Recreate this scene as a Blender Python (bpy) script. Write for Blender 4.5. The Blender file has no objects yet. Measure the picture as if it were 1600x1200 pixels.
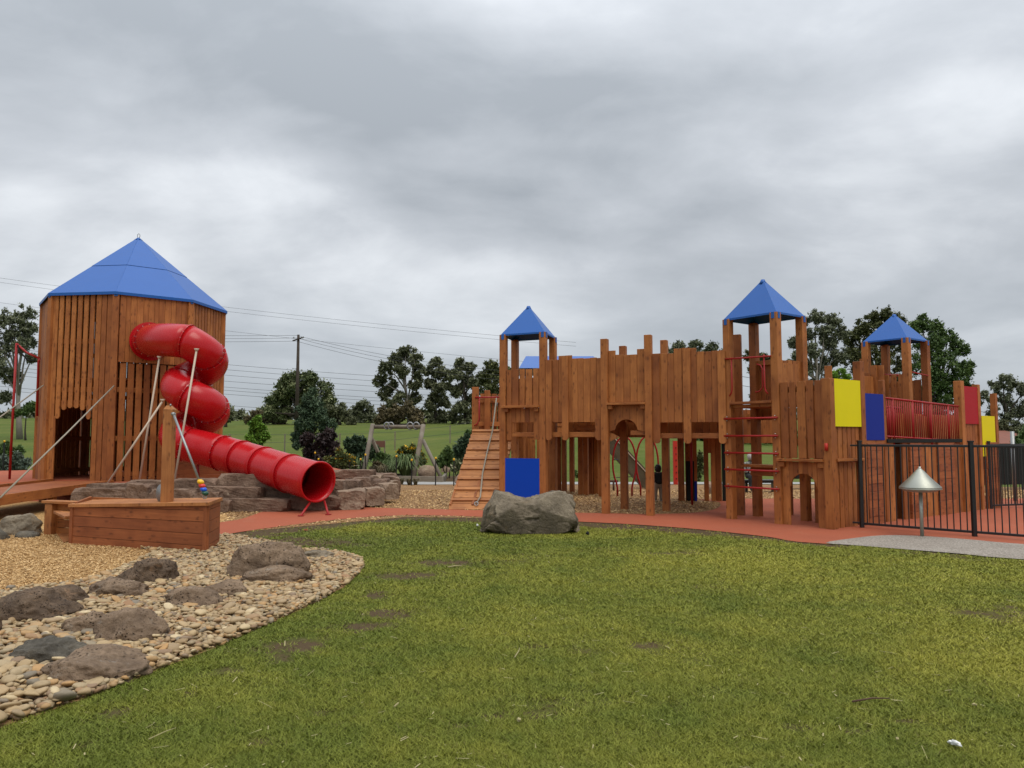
import bpy, bmesh, math, random
import numpy as np
from mathutils import Vector, Matrix, noise as mnoise
from mathutils.geometry import tessellate_polygon
random.seed(7)
RNG = np.random.default_rng(11)
S = bpy.context.scene
# ------------------------------------------------------------------ camera
FOC = 1180.0                     # focal length in pixels of the 1600 px wide photograph
CAMZ = 1.5
TH = math.atan(85.0 / FOC)
cam_data = bpy.data.cameras.new('camera')
cam_data.sensor_width = 36.0
cam_data.lens = FOC / 1600.0 * 36.0
cam_data.clip_start = 0.05
cam_data.clip_end = 3000.0
cam = bpy.data.objects.new('camera', cam_data)
cam.location = (0, 0, CAMZ)
cam.rotation_euler = (math.radians(90) + TH, 0, 0)
S.collection.objects.link(cam)
S.camera = cam
# ------------------------------------------------------------------ sky, sun, exposure
SUN_EL, SUN_ROT = math.radians(60), math.radians(150)
world = bpy.data.worlds.new('World')
S.world = world
world.use_nodes = True
def build_world():
    nt = world.node_tree
    nt.nodes.clear()
    N = nt.nodes.new; L = nt.links.new
    out = N('ShaderNodeOutputWorld'); bg = N('ShaderNodeBackground')
    bg.inputs['Strength'].default_value = 0.1
    sky = N('ShaderNodeTexSky'); sky.sky_type = 'NISHITA'; sky.sun_disc = False
    sky.sun_elevation = SUN_EL; sky.sun_rotation = SUN_ROT
    tc = N('ShaderNodeTexCoord'); sep = N('ShaderNodeSeparateXYZ')
    L(tc.outputs['Generated'], sep.inputs[0])
    def mth(op, a, b=None, c=None, clamp=False):
        m = N('ShaderNodeMath'); m.operation = op; m.use_clamp = clamp
        for i, v in enumerate((a, b, c)):
            if v is None: continue
            if isinstance(v, (int, float)): m.inputs[i].default_value = v
            else: L(v, m.inputs[i])
        return m.outputs[0]
    zc = mth('ADD', mth('MAXIMUM', sep.outputs['Z'], 0.0), 0.34)
    cx = mth('DIVIDE', sep.outputs['X'], zc); cy = mth('DIVIDE', sep.outputs['Y'], zc)
    comb = N('ShaderNodeCombineXYZ'); L(cx, comb.inputs[0]); L(cy, comb.inputs[1])
    def nz(scale, det, rough, dist, off, sx=1.0, sy=1.0):
        mp = N('ShaderNodeMapping'); mp.inputs['Location'].default_value = off
        mp.inputs['Scale'].default_value = (sx, sy, 1)
        L(comb.outputs[0], mp.inputs[0])
        n = N('ShaderNodeTexNoise'); n.inputs['Scale'].default_value = scale
        n.inputs['Detail'].default_value = det; n.inputs['Roughness'].default_value = rough
        n.inputs['Distortion'].default_value = dist
        L(mp.outputs[0], n.inputs['Vector'])
        return n.outputs['Fac']
    big = nz(1.15, 4, 0.5, 0.25, (15.3, 2.2, 0), 0.8, 1.0)
    mid = nz(3.2, 6, 0.58, 0.25, (7.3, 2.2, 0), 0.8, 1.0)
    f = mth('ADD', mth('MULTIPLY', big, 0.72), mth('MULTIPLY', mid, 0.28))
    ramp = N('ShaderNodeValToRGB'); L(f, ramp.inputs[0])
    cr = ramp.color_ramp
    cr.elements[0].position = 0.37; cr.elements[0].color = (0.345, 0.375, 0.41, 1)
    cr.elements[1].position = 0.65; cr.elements[1].color = (0.83, 0.86, 0.895, 1)
    e = cr.elements.new(0.51); e.color = (0.53, 0.56, 0.60, 1)
    # the cloud layer thins to an even pale blue grey towards the horizon
    hz = N('ShaderNodeMapRange'); hz.inputs['From Min'].default_value = 0.0
    hz.inputs['From Max'].default_value = 0.22; L(sep.outputs['Z'], hz.inputs['Value'])
    hm = N('ShaderNodeMixRGB'); hm.inputs[1].default_value = (0.49, 0.54, 0.59, 1)
    L(mth('MULTIPLY_ADD', hz.outputs[0], 0.65, 0.35), hm.inputs[0]); L(ramp.outputs[0], hm.inputs[2])
    # overcast sky is brighter towards the zenith (CIE overcast: up to three times the horizon)
    zen = mth('MULTIPLY_ADD', mth('POWER', mth('MAXIMUM', sep.outputs['Z'], 0.0), 2.0), ZEN, 1.0)
    lum = N('ShaderNodeVectorMath'); lum.operation = 'SCALE'
    L(hm.outputs[0], lum.inputs[0]); L(mth('MULTIPLY', zen, 10.0), lum.inputs['Scale'])
    mix = N('ShaderNodeMixRGB'); mix.inputs[0].default_value = 0.94
    L(sky.outputs[0], mix.inputs[1]); L(lum.outputs[0], mix.inputs[2])
    L(mix.outputs[0], bg.inputs['Color']); L(bg.outputs[0], out.inputs[0])
ZEN = 1.9
build_world()
sun_data = bpy.data.lights.new('sun', 'SUN')
sun_data.energy = 1.6
sun_data.angle = math.radians(40)
sun_data.color = (1.0, 0.93, 0.80)
sun = bpy.data.objects.new('sun', sun_data)
# sky's sun_rotation is measured from +Y clockwise seen from above
sd = Vector((math.sin(SUN_ROT) * math.cos(SUN_EL), math.cos(SUN_ROT) * math.cos(SUN_EL), math.sin(SUN_EL)))
sun.rotation_euler = sd.to_track_quat('Z', 'Y').to_euler()
sun.location = (0, -5, 20)
S.collection.objects.link(sun)
S.view_settings.view_transform = 'Standard'
S.view_settings.look = 'None'
S.view_settings.exposure = 0.0
S.view_settings.gamma = 1.0
S.view_settings.use_curve_mapping = False

# ------------------------------------------------------------------ survey helpers: sight lines -> metres
def ray(px, py):
    r = (px - 800.0) / FOC; u = (600.0 - py) / FOC
    s, c = math.sin(TH), math.cos(TH)
    return Vector((r, c - u * s, s + u * c))
def g(px, py, z=0.0):
    d = ray(px, py); t = (z - CAMZ) / d.z
    return Vector((d.x * t, d.y * t, z))
def at(px, py, Y):
    d = ray(px, py); t = Y / d.y
    return Vector((d.x * t, Y, CAMZ + d.z * t))
def za(py, Y, px=800): return at(px, py, Y).z
def xa(px, Y): return at(px, 685, Y).x

# ------------------------------------------------------------------ materials
MATS = {}
class NB:
    def __init__(s, name, rough=0.6, spec=0.5, metal=0.0):
        s.m = bpy.data.materials.new(name); s.m.use_nodes = True
        s.nt = s.m.node_tree; s.b = s.nt.nodes['Principled BSDF']
        s.b.inputs['Roughness'].default_value = rough
        s.b.inputs['Specular IOR Level'].default_value = spec
        s.b.inputs['Metallic'].default_value = metal
        MATS[name] = s.m
    def n(s, t, **k):
        x = s.nt.nodes.new(t)
        for a, b in k.items(): setattr(x, a, b)
        return x
    def l(s, a, b): s.nt.links.new(a, b)
    def math(s, op, a, b=None, c=None, clamp=False):
        m = s.n('ShaderNodeMath', operation=op); m.use_clamp = clamp
        for i, v in enumerate((a, b, c)):
            if v is None: continue
            if isinstance(v, (int, float)): m.inputs[i].default_value = v
            else: s.l(v, m.inputs[i])
        return m.outputs[0]
    def coord(s, kind='Object', scale=(1, 1, 1), rnd=False):
        tc = s.n('ShaderNodeTexCoord')
        mp = s.n('ShaderNodeMapping'); mp.inputs['Scale'].default_value = scale
        if rnd:
            oi = s.n('ShaderNodeObjectInfo')
            ad = s.n('ShaderNodeVectorMath', operation='ADD')
            cb = s.n('ShaderNodeCombineXYZ')
            s.l(s.math('MULTIPLY', oi.outputs['Random'], 31.7), cb.inputs[0])
            s.l(s.math('MULTIPLY', oi.outputs['Random'], 17.3), cb.inputs[1])
            s.l(s.math('MULTIPLY', oi.outputs['Random'], 53.9), cb.inputs[2])
            s.l(tc.outputs[kind], ad.inputs[0]); s.l(cb.outputs[0], ad.inputs[1])
            s.l(ad.outputs[0], mp.inputs[0])
        else: s.l(tc.outputs[kind], mp.inputs[0])
        return mp.outputs[0]
    def geo(s, scale=(1, 1, 1)):
        ge = s.n('ShaderNodeNewGeometry'); mp = s.n('ShaderNodeMapping')
        mp.inputs['Scale'].default_value = scale
        s.l(ge.outputs['Position'], mp.inputs[0]); return mp.outputs[0]
    def noise(s, v, scale, det=4, rough=0.55, dist=0.0):
        n = s.n('ShaderNodeTexNoise'); n.inputs['Scale'].default_value = scale
        n.inputs['Detail'].default_value = det; n.inputs['Roughness'].default_value = rough
        n.inputs['Distortion'].default_value = dist
        s.l(v, n.inputs['Vector']); return n.outputs['Fac']
    def voro(s, v, scale, feature='F1', rand=1.0):
        n = s.n('ShaderNodeTexVoronoi', feature=feature); n.inputs['Scale'].default_value = scale
        n.inputs['Randomness'].default_value = rand
        s.l(v, n.inputs['Vector']); return n
    def ramp(s, f, stops):
        r = s.n('ShaderNodeValToRGB'); s.l(f, r.inputs[0]); e = r.color_ramp.elements
        for i, (p, c) in enumerate(stops):
            if i < 2: q = e[i]; q.position = p
            else: q = e.new(p)
            q.color = (*c, 1) if len(c) == 3 else c
        return r.outputs[0]
    def mix(s, f, a, b, mode='MIX'):
        m = s.n('ShaderNodeMixRGB', blend_type=mode)
        for i, v in enumerate((f, a, b)):
            if isinstance(v, (int, float)): m.inputs[i].default_value = v
            elif isinstance(v, tuple): m.inputs[i].default_value = (*v, 1) if len(v) == 3 else v
            else: s.l(v, m.inputs[i])
        return m.outputs[0]
    def col(s, c):
        if isinstance(c, tuple): s.b.inputs['Base Color'].default_value = (*c, 1)
        else: s.l(c, s.b.inputs['Base Color'])
    def bump(s, h, strength=0.3, dist=0.01):
        b = s.n('ShaderNodeBump'); b.inputs['Strength'].default_value = strength
        b.inputs['Distance'].default_value = dist
        s.l(h, b.inputs['Height']); s.l(b.outputs[0], s.b.inputs['Normal'])
def step(nb, v, lo, hi):
    m = nb.n('ShaderNodeMapRange'); m.inputs['From Min'].default_value = lo; m.inputs['From Max'].default_value = hi
    nb.l(v, m.inputs['Value']); return m.outputs[0]

def wood(name, c1, c2, c3, rough=0.62, knots=0.85):
    """stained softwood: board to board tone, long grain along local Z, dark knots"""
    nb = NB(name, rough, 0.35)
    oi = nb.n('ShaderNodeObjectInfo')
    v = nb.coord('Object', (1, 1, 1), True)
    base = nb.ramp(oi.outputs['Random'], [(0.0, c1), (1.0, c2), (0.5, c3)])
    vg = nb.coord('Object', (22, 22, 1.1), True)
    gr = nb.noise(vg, 2.2, 5, 0.65, 0.6)
    c = nb.mix(step(nb, gr, 0.35, 0.72), nb.mix(1.0, base, (0.72, 0.67, 0.62), 'MULTIPLY'), base)
    blot = nb.noise(v, 2.3, 3, 0.5)
    c = nb.mix(step(nb, blot, 0.42, 0.72), c, nb.mix(1.0, c, (0.66, 0.58, 0.54), 'MULTIPLY'))
    vk = nb.coord('Object', (13.0, 13.0, 6.0), True)
    vo = nb.voro(vk, 1.0)
    kn = nb.math('SUBTRACT', 1.0, step(nb, vo.outputs['Distance'], 0.10, 0.34), clamp=True)
    kn = nb.math('MULTIPLY', kn, step(nb, nb.noise(v, 6.0, 2), 0.44, 0.52))
    c = nb.mix(nb.math('MULTIPLY', kn, knots), c, nb.mix(1.0, base, (0.30, 0.24, 0.22), 'MULTIPLY'))
    nb.col(c)
    nb.bump(gr, 0.25, 0.004)
    rr = nb.math('MULTIPLY_ADD', gr, 0.3, rough - 0.15)
    nb.l(rr, nb.b.inputs['Roughness'])
    return nb.m
wood('cedar_stain', (0.50, 0.190, 0.050), (0.32, 0.105, 0.027), (0.41, 0.147, 0.037))
wood('cedar_light', (0.52, 0.225, 0.075), (0.41, 0.165, 0.052), (0.46, 0.19, 0.06))
wood('cedar_red', (0.41, 0.135, 0.045), (0.30, 0.092, 0.032), (0.36, 0.115, 0.038))
wood('grey_timber', (0.30, 0.26, 0.20), (0.20, 0.18, 0.15), (0.25, 0.22, 0.175), 0.8, 0.4)
wood('pole_timber', (0.075, 0.06, 0.048), (0.055, 0.045, 0.038), (0.065, 0.052, 0.042), 0.85, 0.2)
wood('ramp_timber', (0.12, 0.10, 0.06), (0.10, 0.083, 0.05), (0.11, 0.09, 0.055), 0.8, 0.3)

def paint(name, c, rough=0.4, spec=0.5, metal=0.0, var=0.12, bump=0.0):
    nb = NB(name, rough, spec, metal)
    v = nb.coord('Object')
    n = nb.noise(v, 2.5, 5, 0.6)
    n2 = nb.noise(v, 38.0, 3, 0.6)
    d = tuple(x * (1 - var) for x in c)
    cc = nb.mix(n, c, d)
    cc = nb.mix(nb.math('MULTIPLY', step(nb, n2, 0.6, 0.8), 0.05), cc, (0.32, 0.29, 0.25))
    nb.col(cc)
    nb.l(nb.math('MULTIPLY_ADD', n2, 0.16, rough - 0.08), nb.b.inputs['Roughness'])
    if bump: nb.bump(n, bump, 0.02)
    return nb.m
paint('blue_roof', (0.008, 0.096, 0.38), 0.42, 0.4)
paint('blue_panel', (0.001, 0.055, 0.46), 0.5, 0.2)
paint('navy_panel', (0.002, 0.020, 0.26), 0.5, 0.2)
paint('yellow_panel', (0.74, 0.66, 0.0), 0.5, 0.2)
paint('red_panel', (0.38, 0.006, 0.014), 0.5, 0.2)
paint('orange_red_paint', (0.48, 0.03, 0.018), 0.5, 0.3)
paint('red_metal', (0.34, 0.012, 0.012), 0.45, 0.35)
paint('red_plastic', (0.48, 0.006, 0.010), 0.27, 0.4, 0.0, 0.22, 0.05)
paint('black_metal', (0.012, 0.012, 0.013), 0.38, 0.5)
paint('dark_mesh', (0.014, 0.017, 0.016), 0.8, 0.2)
paint('grey_steel', (0.32, 0.33, 0.33), 0.45, 0.5, 0.7)
paint('brushed_steel', (0.42, 0.43, 0.38), 0.5, 0.5, 0.85, 0.25)
paint('bare_bolt', (0.7, 0.7, 0.68), 0.3, 0.5, 0.9)
paint('cream_paint', (0.52, 0.43, 0.33), 0.5)
paint('white_plastic', (0.75, 0.76, 0.76), 0.4)
paint('rope_grey', (0.30, 0.27, 0.21), 0.9)
paint('bead_yellow', (0.80, 0.45, 0.005), 0.35)
paint('bead_red', (0.62, 0.03, 0.02), 0.35)
paint('bead_blue', (0.01, 0.09, 0.62), 0.35)
paint('bead_green', (0.01, 0.07, 0.04), 0.35)
paint('wire', (0.05, 0.05, 0.055), 0.6)
paint('skin', (0.52, 0.32, 0.24), 0.55)
paint('dark_cloth', (0.012, 0.014, 0.016), 0.9)
paint('beige_cloth', (0.33, 0.27, 0.21), 0.9)
paint('dark_hair', (0.012, 0.009, 0.007), 0.7)
paint('cap_cloth', (0.45, 0.44, 0.42), 0.9)
paint('brick_wall', (0.17, 0.08, 0.055), 0.9, 0.2)
paint('bark_pale', (0.30, 0.27, 0.23), 0.85, 0.3, 0, 0.5)
paint('bark_dark', (0.055, 0.045, 0.035), 0.9, 0.3, 0, 0.4)
paint('tissue', (0.8, 0.8, 0.79), 0.9)
paint('dry_leaf', (0.36, 0.31, 0.15), 0.8)
paint('twig', (0.09, 0.045, 0.028), 0.85)
nb = NB('camo_cloth', 0.9)
nb.col(nb.ramp(nb.noise(nb.coord('Object'), 18, 2), [(0.42, (0.05, 0.055, 0.05)), (0.55, (0.28, 0.28, 0.27)), (0.5, (0.15, 0.16, 0.14))]))
nb = NB('tile_roof', 0.85)
nb.col(nb.mix(nb.noise(nb.coord('Object', (1, 1, 3)), 3, 5), (0.26, 0.085, 0.05), (0.12, 0.055, 0.04)))

def rubber():
    nb = NB('red_rubber', 0.88, 0.25)
    v = nb.geo()
    c = nb.mix(step(nb, nb.noise(v, 0.55, 5, 0.6), 0.3, 0.7), (0.37, 0.098, 0.047), (0.30, 0.084, 0.043))
    fine = nb.voro(v, 180)
    c = nb.mix(0.35, c, nb.mix(1.0, c, nb.ramp(fine.outputs['Color'], [(0.0, (0.55, 0.5, 0.5)), (1.0, (1.25, 1.2, 1.2))]), 'MULTIPLY'))
    dust = step(nb, nb.noise(v, 1.7, 6, 0.7, 0.4), 0.55, 0.85)
    c = nb.mix(nb.math('MULTIPLY', dust, 0.28), c, (0.36, 0.24, 0.15))
    nb.col(c); nb.bump(fine.outputs['Distance'], 0.35, 0.004)
rubber()
def mulch(name, a, b, c3):
    nb = NB(name, 0.92, 0.2)
    v = nb.geo()
    w = nb.n('ShaderNodeVectorMath', operation='ADD')
    nn = nb.n('ShaderNodeTexNoise'); nn.inputs['Scale'].default_value = 30; nb.l(v, nn.inputs['Vector'])
    sc = nb.n('ShaderNodeVectorMath', operation='SCALE'); sc.inputs['Scale'].default_value = 0.03
    nb.l(nn.outputs['Color'], sc.inputs[0]); nb.l(v, w.inputs[0]); nb.l(sc.outputs[0], w.inputs[1])
    vo = nb.voro(w.outputs[0], 38)
    c = nb.ramp(vo.outputs['Color'], [(0.1, a), (0.9, b), (0.5, c3)])
    dark = step(nb, vo.outputs['Distance'], 0.35, 0.85)
    c = nb.mix(nb.math('MULTIPLY', dark, 0.7), c, nb.mix(1.0, c, (0.35, 0.3, 0.25), 'MULTIPLY'))
    big = nb.noise(v, 0.8, 4, 0.6)
    c = nb.mix(step(nb, big, 0.35, 0.7), c, nb.mix(1.0, c, (0.78, 0.72, 0.66), 'MULTIPLY'))
    nb.col(c); nb.bump(nb.math('SUBTRACT', 1.0, vo.outputs['Distance']), 0.8, 0.015)
mulch('mulch_gold', (0.60, 0.39, 0.17), (0.38, 0.225, 0.09), (0.52, 0.32, 0.13))
mulch('mulch_tan', (0.40, 0.25, 0.12), (0.22, 0.13, 0.06), (0.32, 0.19, 0.09))
def chipmat():
    nb = NB('wood_chip', 0.9, 0.2)
    a = nb.n('ShaderNodeAttribute'); a.attribute_name = 'rnd'
    nb.col(nb.ramp(a.outputs['Fac'], [(0.0, (0.30, 0.17, 0.07)), (1.0, (0.68, 0.48, 0.25)), (0.5, (0.50, 0.31, 0.13))]))
chipmat()
def lawn():
    nb = NB('lawn_soil', 0.95, 0.15)
    v = nb.geo()
    a = nb.n('ShaderNodeAttribute'); a.attribute_name = 'dirt'
    yl = nb.n('ShaderNodeAttribute'); yl.attribute_name = 'yel'
    fine = nb.noise(v, 90, 3, 0.7)
    mid = nb.noise(v, 9, 5, 0.7)
    gcol = nb.mix(yl.outputs['Fac'], (0.09, 0.11, 0.016), (0.16, 0.155, 0.024))
    gcol = nb.mix(step(nb, fine, 0.35, 0.7), nb.mix(1.0, gcol, (0.45, 0.45, 0.4), 'MULTIPLY'), gcol)
    scol = nb.mix(fine, (0.048, 0.031, 0.016), (0.11, 0.074, 0.038))
    f = nb.math('MULTIPLY_ADD', nb.math('SUBTRACT', mid, 0.5), 2.2, a.outputs['Fac'])
    c = nb.mix(step(nb, f, 0.2, 0.75), gcol, scol)
    nb.col(c); nb.bump(fine, 0.6, 0.012)
lawn()
def blade():
    nb = NB('grass_blade', 0.7, 0.25)
    a = nb.n('ShaderNodeAttribute'); a.attribute_name = 'rnd'
    yl = nb.n('ShaderNodeAttribute'); yl.attribute_name = 'yel'
    gc = nb.ramp(a.outputs['Fac'], [(0.0, (0.12, 0.10, 0.03)), (1.0, (0.185, 0.22, 0.032)), (0.06, (0.115, 0.14, 0.018)), (0.55, (0.14, 0.172, 0.022))])
    yc = nb.ramp(a.outputs['Fac'], [(0.0, (0.22, 0.18, 0.05)), (1.0, (0.38, 0.35, 0.065)), (0.08, (0.235, 0.235, 0.028)), (0.6, (0.29, 0.285, 0.035))])
    nb.col(nb.mix(yl.outputs['Fac'], gc, yc))
    nb.b.inputs['Transmission Weight'].default_value = 0.0
blade()
def field():
    nb = NB('paddock_grass', 0.95, 0.1)
    v = nb.geo()
    n1 = nb.noise(v, 0.12, 6, 0.65); n2 = nb.noise(v, 2.5, 5, 0.7)
    n3 = nb.noise(nb.geo((0.25, 3.0, 1)), 0.5, 4, 0.6)
    c = nb.mix(step(nb, n1, 0.35, 0.68), (0.075, 0.115, 0.020), (0.135, 0.15, 0.036))
    c = nb.mix(step(nb, n2, 0.3, 0.75), nb.mix(1.0, c, (0.7, 0.72, 0.6), 'MULTIPLY'), c)
    c = nb.mix(nb.math('MULTIPLY', step(nb, n3, 0.5, 0.8), 0.3), c, (0.17, 0.145, 0.065))
    nb.col(c); nb.bump(n2, 0.6, 0.1)
field()
def concrete():
    nb = NB('exposed_aggregate', 0.85, 0.3)
    v = nb.geo()
    vo = nb.voro(v, 75)
    c = nb.ramp(vo.outputs['Color'], [(0.1, (0.16, 0.13, 0.105)), (0.9, (0.42, 0.38, 0.33)), (0.5, (0.27, 0.24, 0.205))])
    c = nb.mix(step(nb, nb.noise(v, 1.3, 5, 0.6), 0.35, 0.75), c, nb.mix(1.0, c, (0.8, 0.78, 0.76), 'MULTIPLY'))
    nb.col(c); nb.bump(nb.math('SUBTRACT', 1, vo.outputs['Distance']), 0.5, 0.005)
    nb = NB('concrete', 0.85, 0.3)
    v = nb.geo()
    nb.col(nb.mix(nb.noise(v, 3, 6, 0.65), (0.24, 0.235, 0.225), (0.36, 0.355, 0.34)))
concrete()
nb = NB('bare_soil', 0.95, 0.1)
v_ = nb.geo()
nb.col(nb.mix(step(nb, nb.noise(v_, 6, 6, 0.7), 0.3, 0.7), (0.052, 0.034, 0.018), (0.12, 0.082, 0.045))); nb.bump(nb.noise(v_, 40, 4), 0.6, 0.02)
def stone(name, a, b, c3, sc=3.0, pits=1.0, lichen=(0.36, 0.33, 0.28)):
    nb = NB(name, 0.9, 0.25)
    v = nb.coord('Object', (1, 1, 1), True)
    n = nb.noise(v, sc, 8, 0.68, 0.25); n2 = nb.noise(v, sc * 9, 5, 0.7)
    c = nb.ramp(n, [(0.3, a), (0.72, b), (0.5, c3)])
    vo = nb.voro(v, sc * 11)
    pit = nb.math('SUBTRACT', 1.0, step(nb, vo.outputs['Distance'], 0.08, 0.34), clamp=True)
    pit = nb.math('MULTIPLY', pit, step(nb, nb.noise(v, sc * 2, 2), 0.42, 0.6))
    c = nb.mix(step(nb, n2, 0.3, 0.7), nb.mix(1.0, c, (0.62, 0.6, 0.58), 'MULTIPLY'), c)
    c = nb.mix(nb.math('MULTIPLY', pit, 0.75 * pits), c, nb.mix(1.0, c, (0.25, 0.23, 0.22), 'MULTIPLY'))
    li = nb.math('MULTIPLY', step(nb, nb.noise(v, sc * 1.6, 6, 0.7, 0.6), 0.6, 0.7), 0.55)
    c = nb.mix(li, c, lichen)
    nb.col(c)
    h = nb.math('ADD', nb.math('MULTIPLY', n2, 0.5), nb.math('ADD', n, nb.math('MULTIPLY', pit, -0.45 * pits)))
    nb.bump(h, 1.0, 0.045)
stone('basalt_brown', (0.13, 0.088, 0.06), (0.38, 0.27, 0.18), (0.24, 0.168, 0.112), 3.4, 1.3)
stone('basalt_dark', (0.075, 0.051, 0.036), (0.24, 0.165, 0.11), (0.145, 0.10, 0.067), 4.0, 1.3, (0.34, 0.20, 0.11))
stone('bluestone', (0.055, 0.050, 0.042), (0.26, 0.22, 0.165), (0.125, 0.112, 0.09), 3.0, 0.3, (0.20, 0.18, 0.14))
stone('boulder_grey', (0.10, 0.084, 0.062), (0.36, 0.30, 0.215), (0.21, 0.172, 0.124), 2.4, 0.25, (0.27, 0.18, 0.095))
stone('wall_stone', (0.12, 0.074, 0.052), (0.36, 0.25, 0.18), (0.215, 0.14, 0.10), 3.4, 0.5, (0.46, 0.36, 0.26))
stone('wall_stone_light', (0.22, 0.155, 0.11), (0.42, 0.31, 0.22), (0.32, 0.23, 0.165), 2.6, 0.4, (0.5, 0.42, 0.32))
def pebble(name, attr):
    nb = NB(name, 0.62, 0.35)
    if attr:
        a = nb.n('ShaderNodeAttribute'); a.attribute_name = 'rnd'; f = a.outputs['Fac']
    else: f = nb.n('ShaderNodeObjectInfo').outputs['Random']
    st = [(0.0, (0.33, 0.225, 0.115)), (1.0, (0.66, 0.53, 0.33)), (0.14, (0.42, 0.305, 0.165)), (0.28, (0.50, 0.36, 0.19)),
          (0.42, (0.33, 0.255, 0.155)), (0.55, (0.50, 0.29, 0.115)), (0.66, (0.43, 0.33, 0.195)), (0.78, (0.34, 0.185, 0.085)), (0.88, (0.23, 0.195, 0.145)), (0.95, (0.54, 0.41, 0.23))]
    c = nb.ramp(f, st)
    v = nb.geo()
    c = nb.mix(nb.noise(v, 55, 4, 0.6), c, nb.mix(1.0, c, (0.62, 0.60, 0.58), 'MULTIPLY'))
    nb.col(c); nb.bump(nb.noise(v, 120, 2), 0.15, 0.003)
pebble('pebble_scatter', True); pebble('pebble_single', False)
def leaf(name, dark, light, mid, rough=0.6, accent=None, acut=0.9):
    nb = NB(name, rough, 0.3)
    a = nb.n('ShaderNodeAttribute'); a.attribute_name = 'rnd'  # random leaf tone; leaves_mesh adds painted light on clump tops
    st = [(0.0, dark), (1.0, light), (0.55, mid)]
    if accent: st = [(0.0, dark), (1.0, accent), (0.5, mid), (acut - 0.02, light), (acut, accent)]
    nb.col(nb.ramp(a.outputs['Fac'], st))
leaf('leaf_gum', (0.06, 0.07, 0.035), (0.19, 0.20, 0.105), (0.105, 0.115, 0.056))
leaf('leaf_gum_grey', (0.07, 0.082, 0.048), (0.21, 0.225, 0.135), (0.12, 0.135, 0.078))
leaf('leaf_olive', (0.042, 0.052, 0.016), (0.13, 0.135, 0.045), (0.075, 0.085, 0.026))
leaf('leaf_broad', (0.045, 0.065, 0.02), (0.24, 0.255, 0.12), (0.085, 0.11, 0.04))
leaf('leaf_green', (0.035, 0.07, 0.018), (0.12, 0.18, 0.045), (0.065, 0.11, 0.027))
leaf('leaf_bright', (0.07, 0.15, 0.015), (0.22, 0.38, 0.05), (0.13, 0.25, 0.028))
leaf('leaf_cedar', (0.026, 0.050, 0.026), (0.085, 0.125, 0.062), (0.045, 0.078, 0.038))
leaf('leaf_purple', (0.022, 0.013, 0.013), (0.055, 0.036, 0.032), (0.034, 0.021, 0.021))
leaf('leaf_blue', (0.05, 0.075, 0.055), (0.17, 0.21, 0.16), (0.095, 0.13, 0.095))
leaf('leaf_yellow_flower', (0.035, 0.05, 0.014), (0.12, 0.13, 0.035), (0.065, 0.08, 0.022), 0.6, (0.50, 0.30, 0.01), 0.88)
leaf('leaf_gold_flower', (0.04, 0.06, 0.014), (0.12, 0.15, 0.035), (0.07, 0.09, 0.022), 0.6, (0.60, 0.36, 0.01), 0.80)
leaf('leaf_cream', (0.06, 0.08, 0.03), (0.22, 0.25, 0.12), (0.11, 0.14, 0.06), 0.6, (0.55, 0.52, 0.35), 0.75)
leaf('leaf_brown', (0.055, 0.045, 0.022), (0.17, 0.135, 0.065), (0.10, 0.08, 0.038))
leaf('leaf_strap', (0.05, 0.09, 0.025), (0.20, 0.26, 0.10), (0.11, 0.16, 0.05))

# ------------------------------------------------------------------ object helpers
COL = S.collection
WORLD = {}
def place(o, M, parent):
    """M is the matrix in the world; every thing keeps an un-rotated base, so children are offsets"""
    WORLD[o.name] = M.copy()
    if parent is not None:
        o.parent = parent
        o.matrix_basis = WORLD[parent.name].inverted() @ M
    else: o.matrix_basis = M
    COL.objects.link(o)
def tag(o, label=None, cat=None, group=None, kind=None):
    if label: o['label'] = label
    if cat: o['category'] = cat
    if group: o['group'] = group
    if kind: o['kind'] = kind
    return o
def thing(name, label, cat, loc, group=None):
    o = bpy.data.objects.new(name, None); o.empty_display_size = 0.2
    place(o, Matrix.Translation(Vector(loc)), None)
    return tag(o, label, cat, group)
def mesh_obj(name, me, M=None, parent=None, mat=None):
    if mat and not me.materials: me.materials.append(MATS[mat])
    o = bpy.data.objects.new(name, me)
    place(o, M if M is not None else Matrix.Identity(4), parent)
    return o
def mk(name, verts, faces, mat, smooth=False):
    me = bpy.data.meshes.new(name); me.from_pydata([tuple(v) for v in verts], [], faces); me.update()
    me.materials.append(MATS[mat])
    if smooth: me.polygons.foreach_set('use_smooth', [True] * len(me.polygons))
    return me
CACHE = {}
def box_mesh(name, w, t, L, mat, ch=0.004):
    key = (round(w, 3), round(t, 3), round(L, 2), mat)
    if key in CACHE: return CACHE[key]
    w, t, L = key[0] / 2, key[1] / 2, key[2] / 2
    c = min(ch, w * .3, t * .3)
    ring = [(w - c, -t), (w, -t + c), (w, t - c), (w - c, t), (-w + c, t), (-w, t - c), (-w, -t + c), (-w + c, -t)]
    vs = [(x, y, -L + c * .6) for x, y in ring] + [(x, y, L - c * .6) for x, y in ring]
    k = 1 - c / max(w, t)
    vs += [(x * (1 - c / w), y * (1 - c / t), -L) for x, y in ring] + [(x * (1 - c / w), y * (1 - c / t), L) for x, y in ring]
    fs = []
    for i in range(8):
        j = (i + 1) % 8
        fs.append((i, j, 8 + j, 8 + i)); fs.append((16 + i, 16 + j, j, i)); fs.append((8 + i, 8 + j, 24 + j, 24 + i))
    fs.append(tuple(range(23, 15, -1))); fs.append(tuple(range(24, 32)))
    me = mk(name, vs, fs, mat); CACHE[key] = me
    return me
def axes(z, x):
    z = z.normalized(); y = z.cross(x).normalized(); x = y.cross(z).normalized()
    return x, y, z
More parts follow.
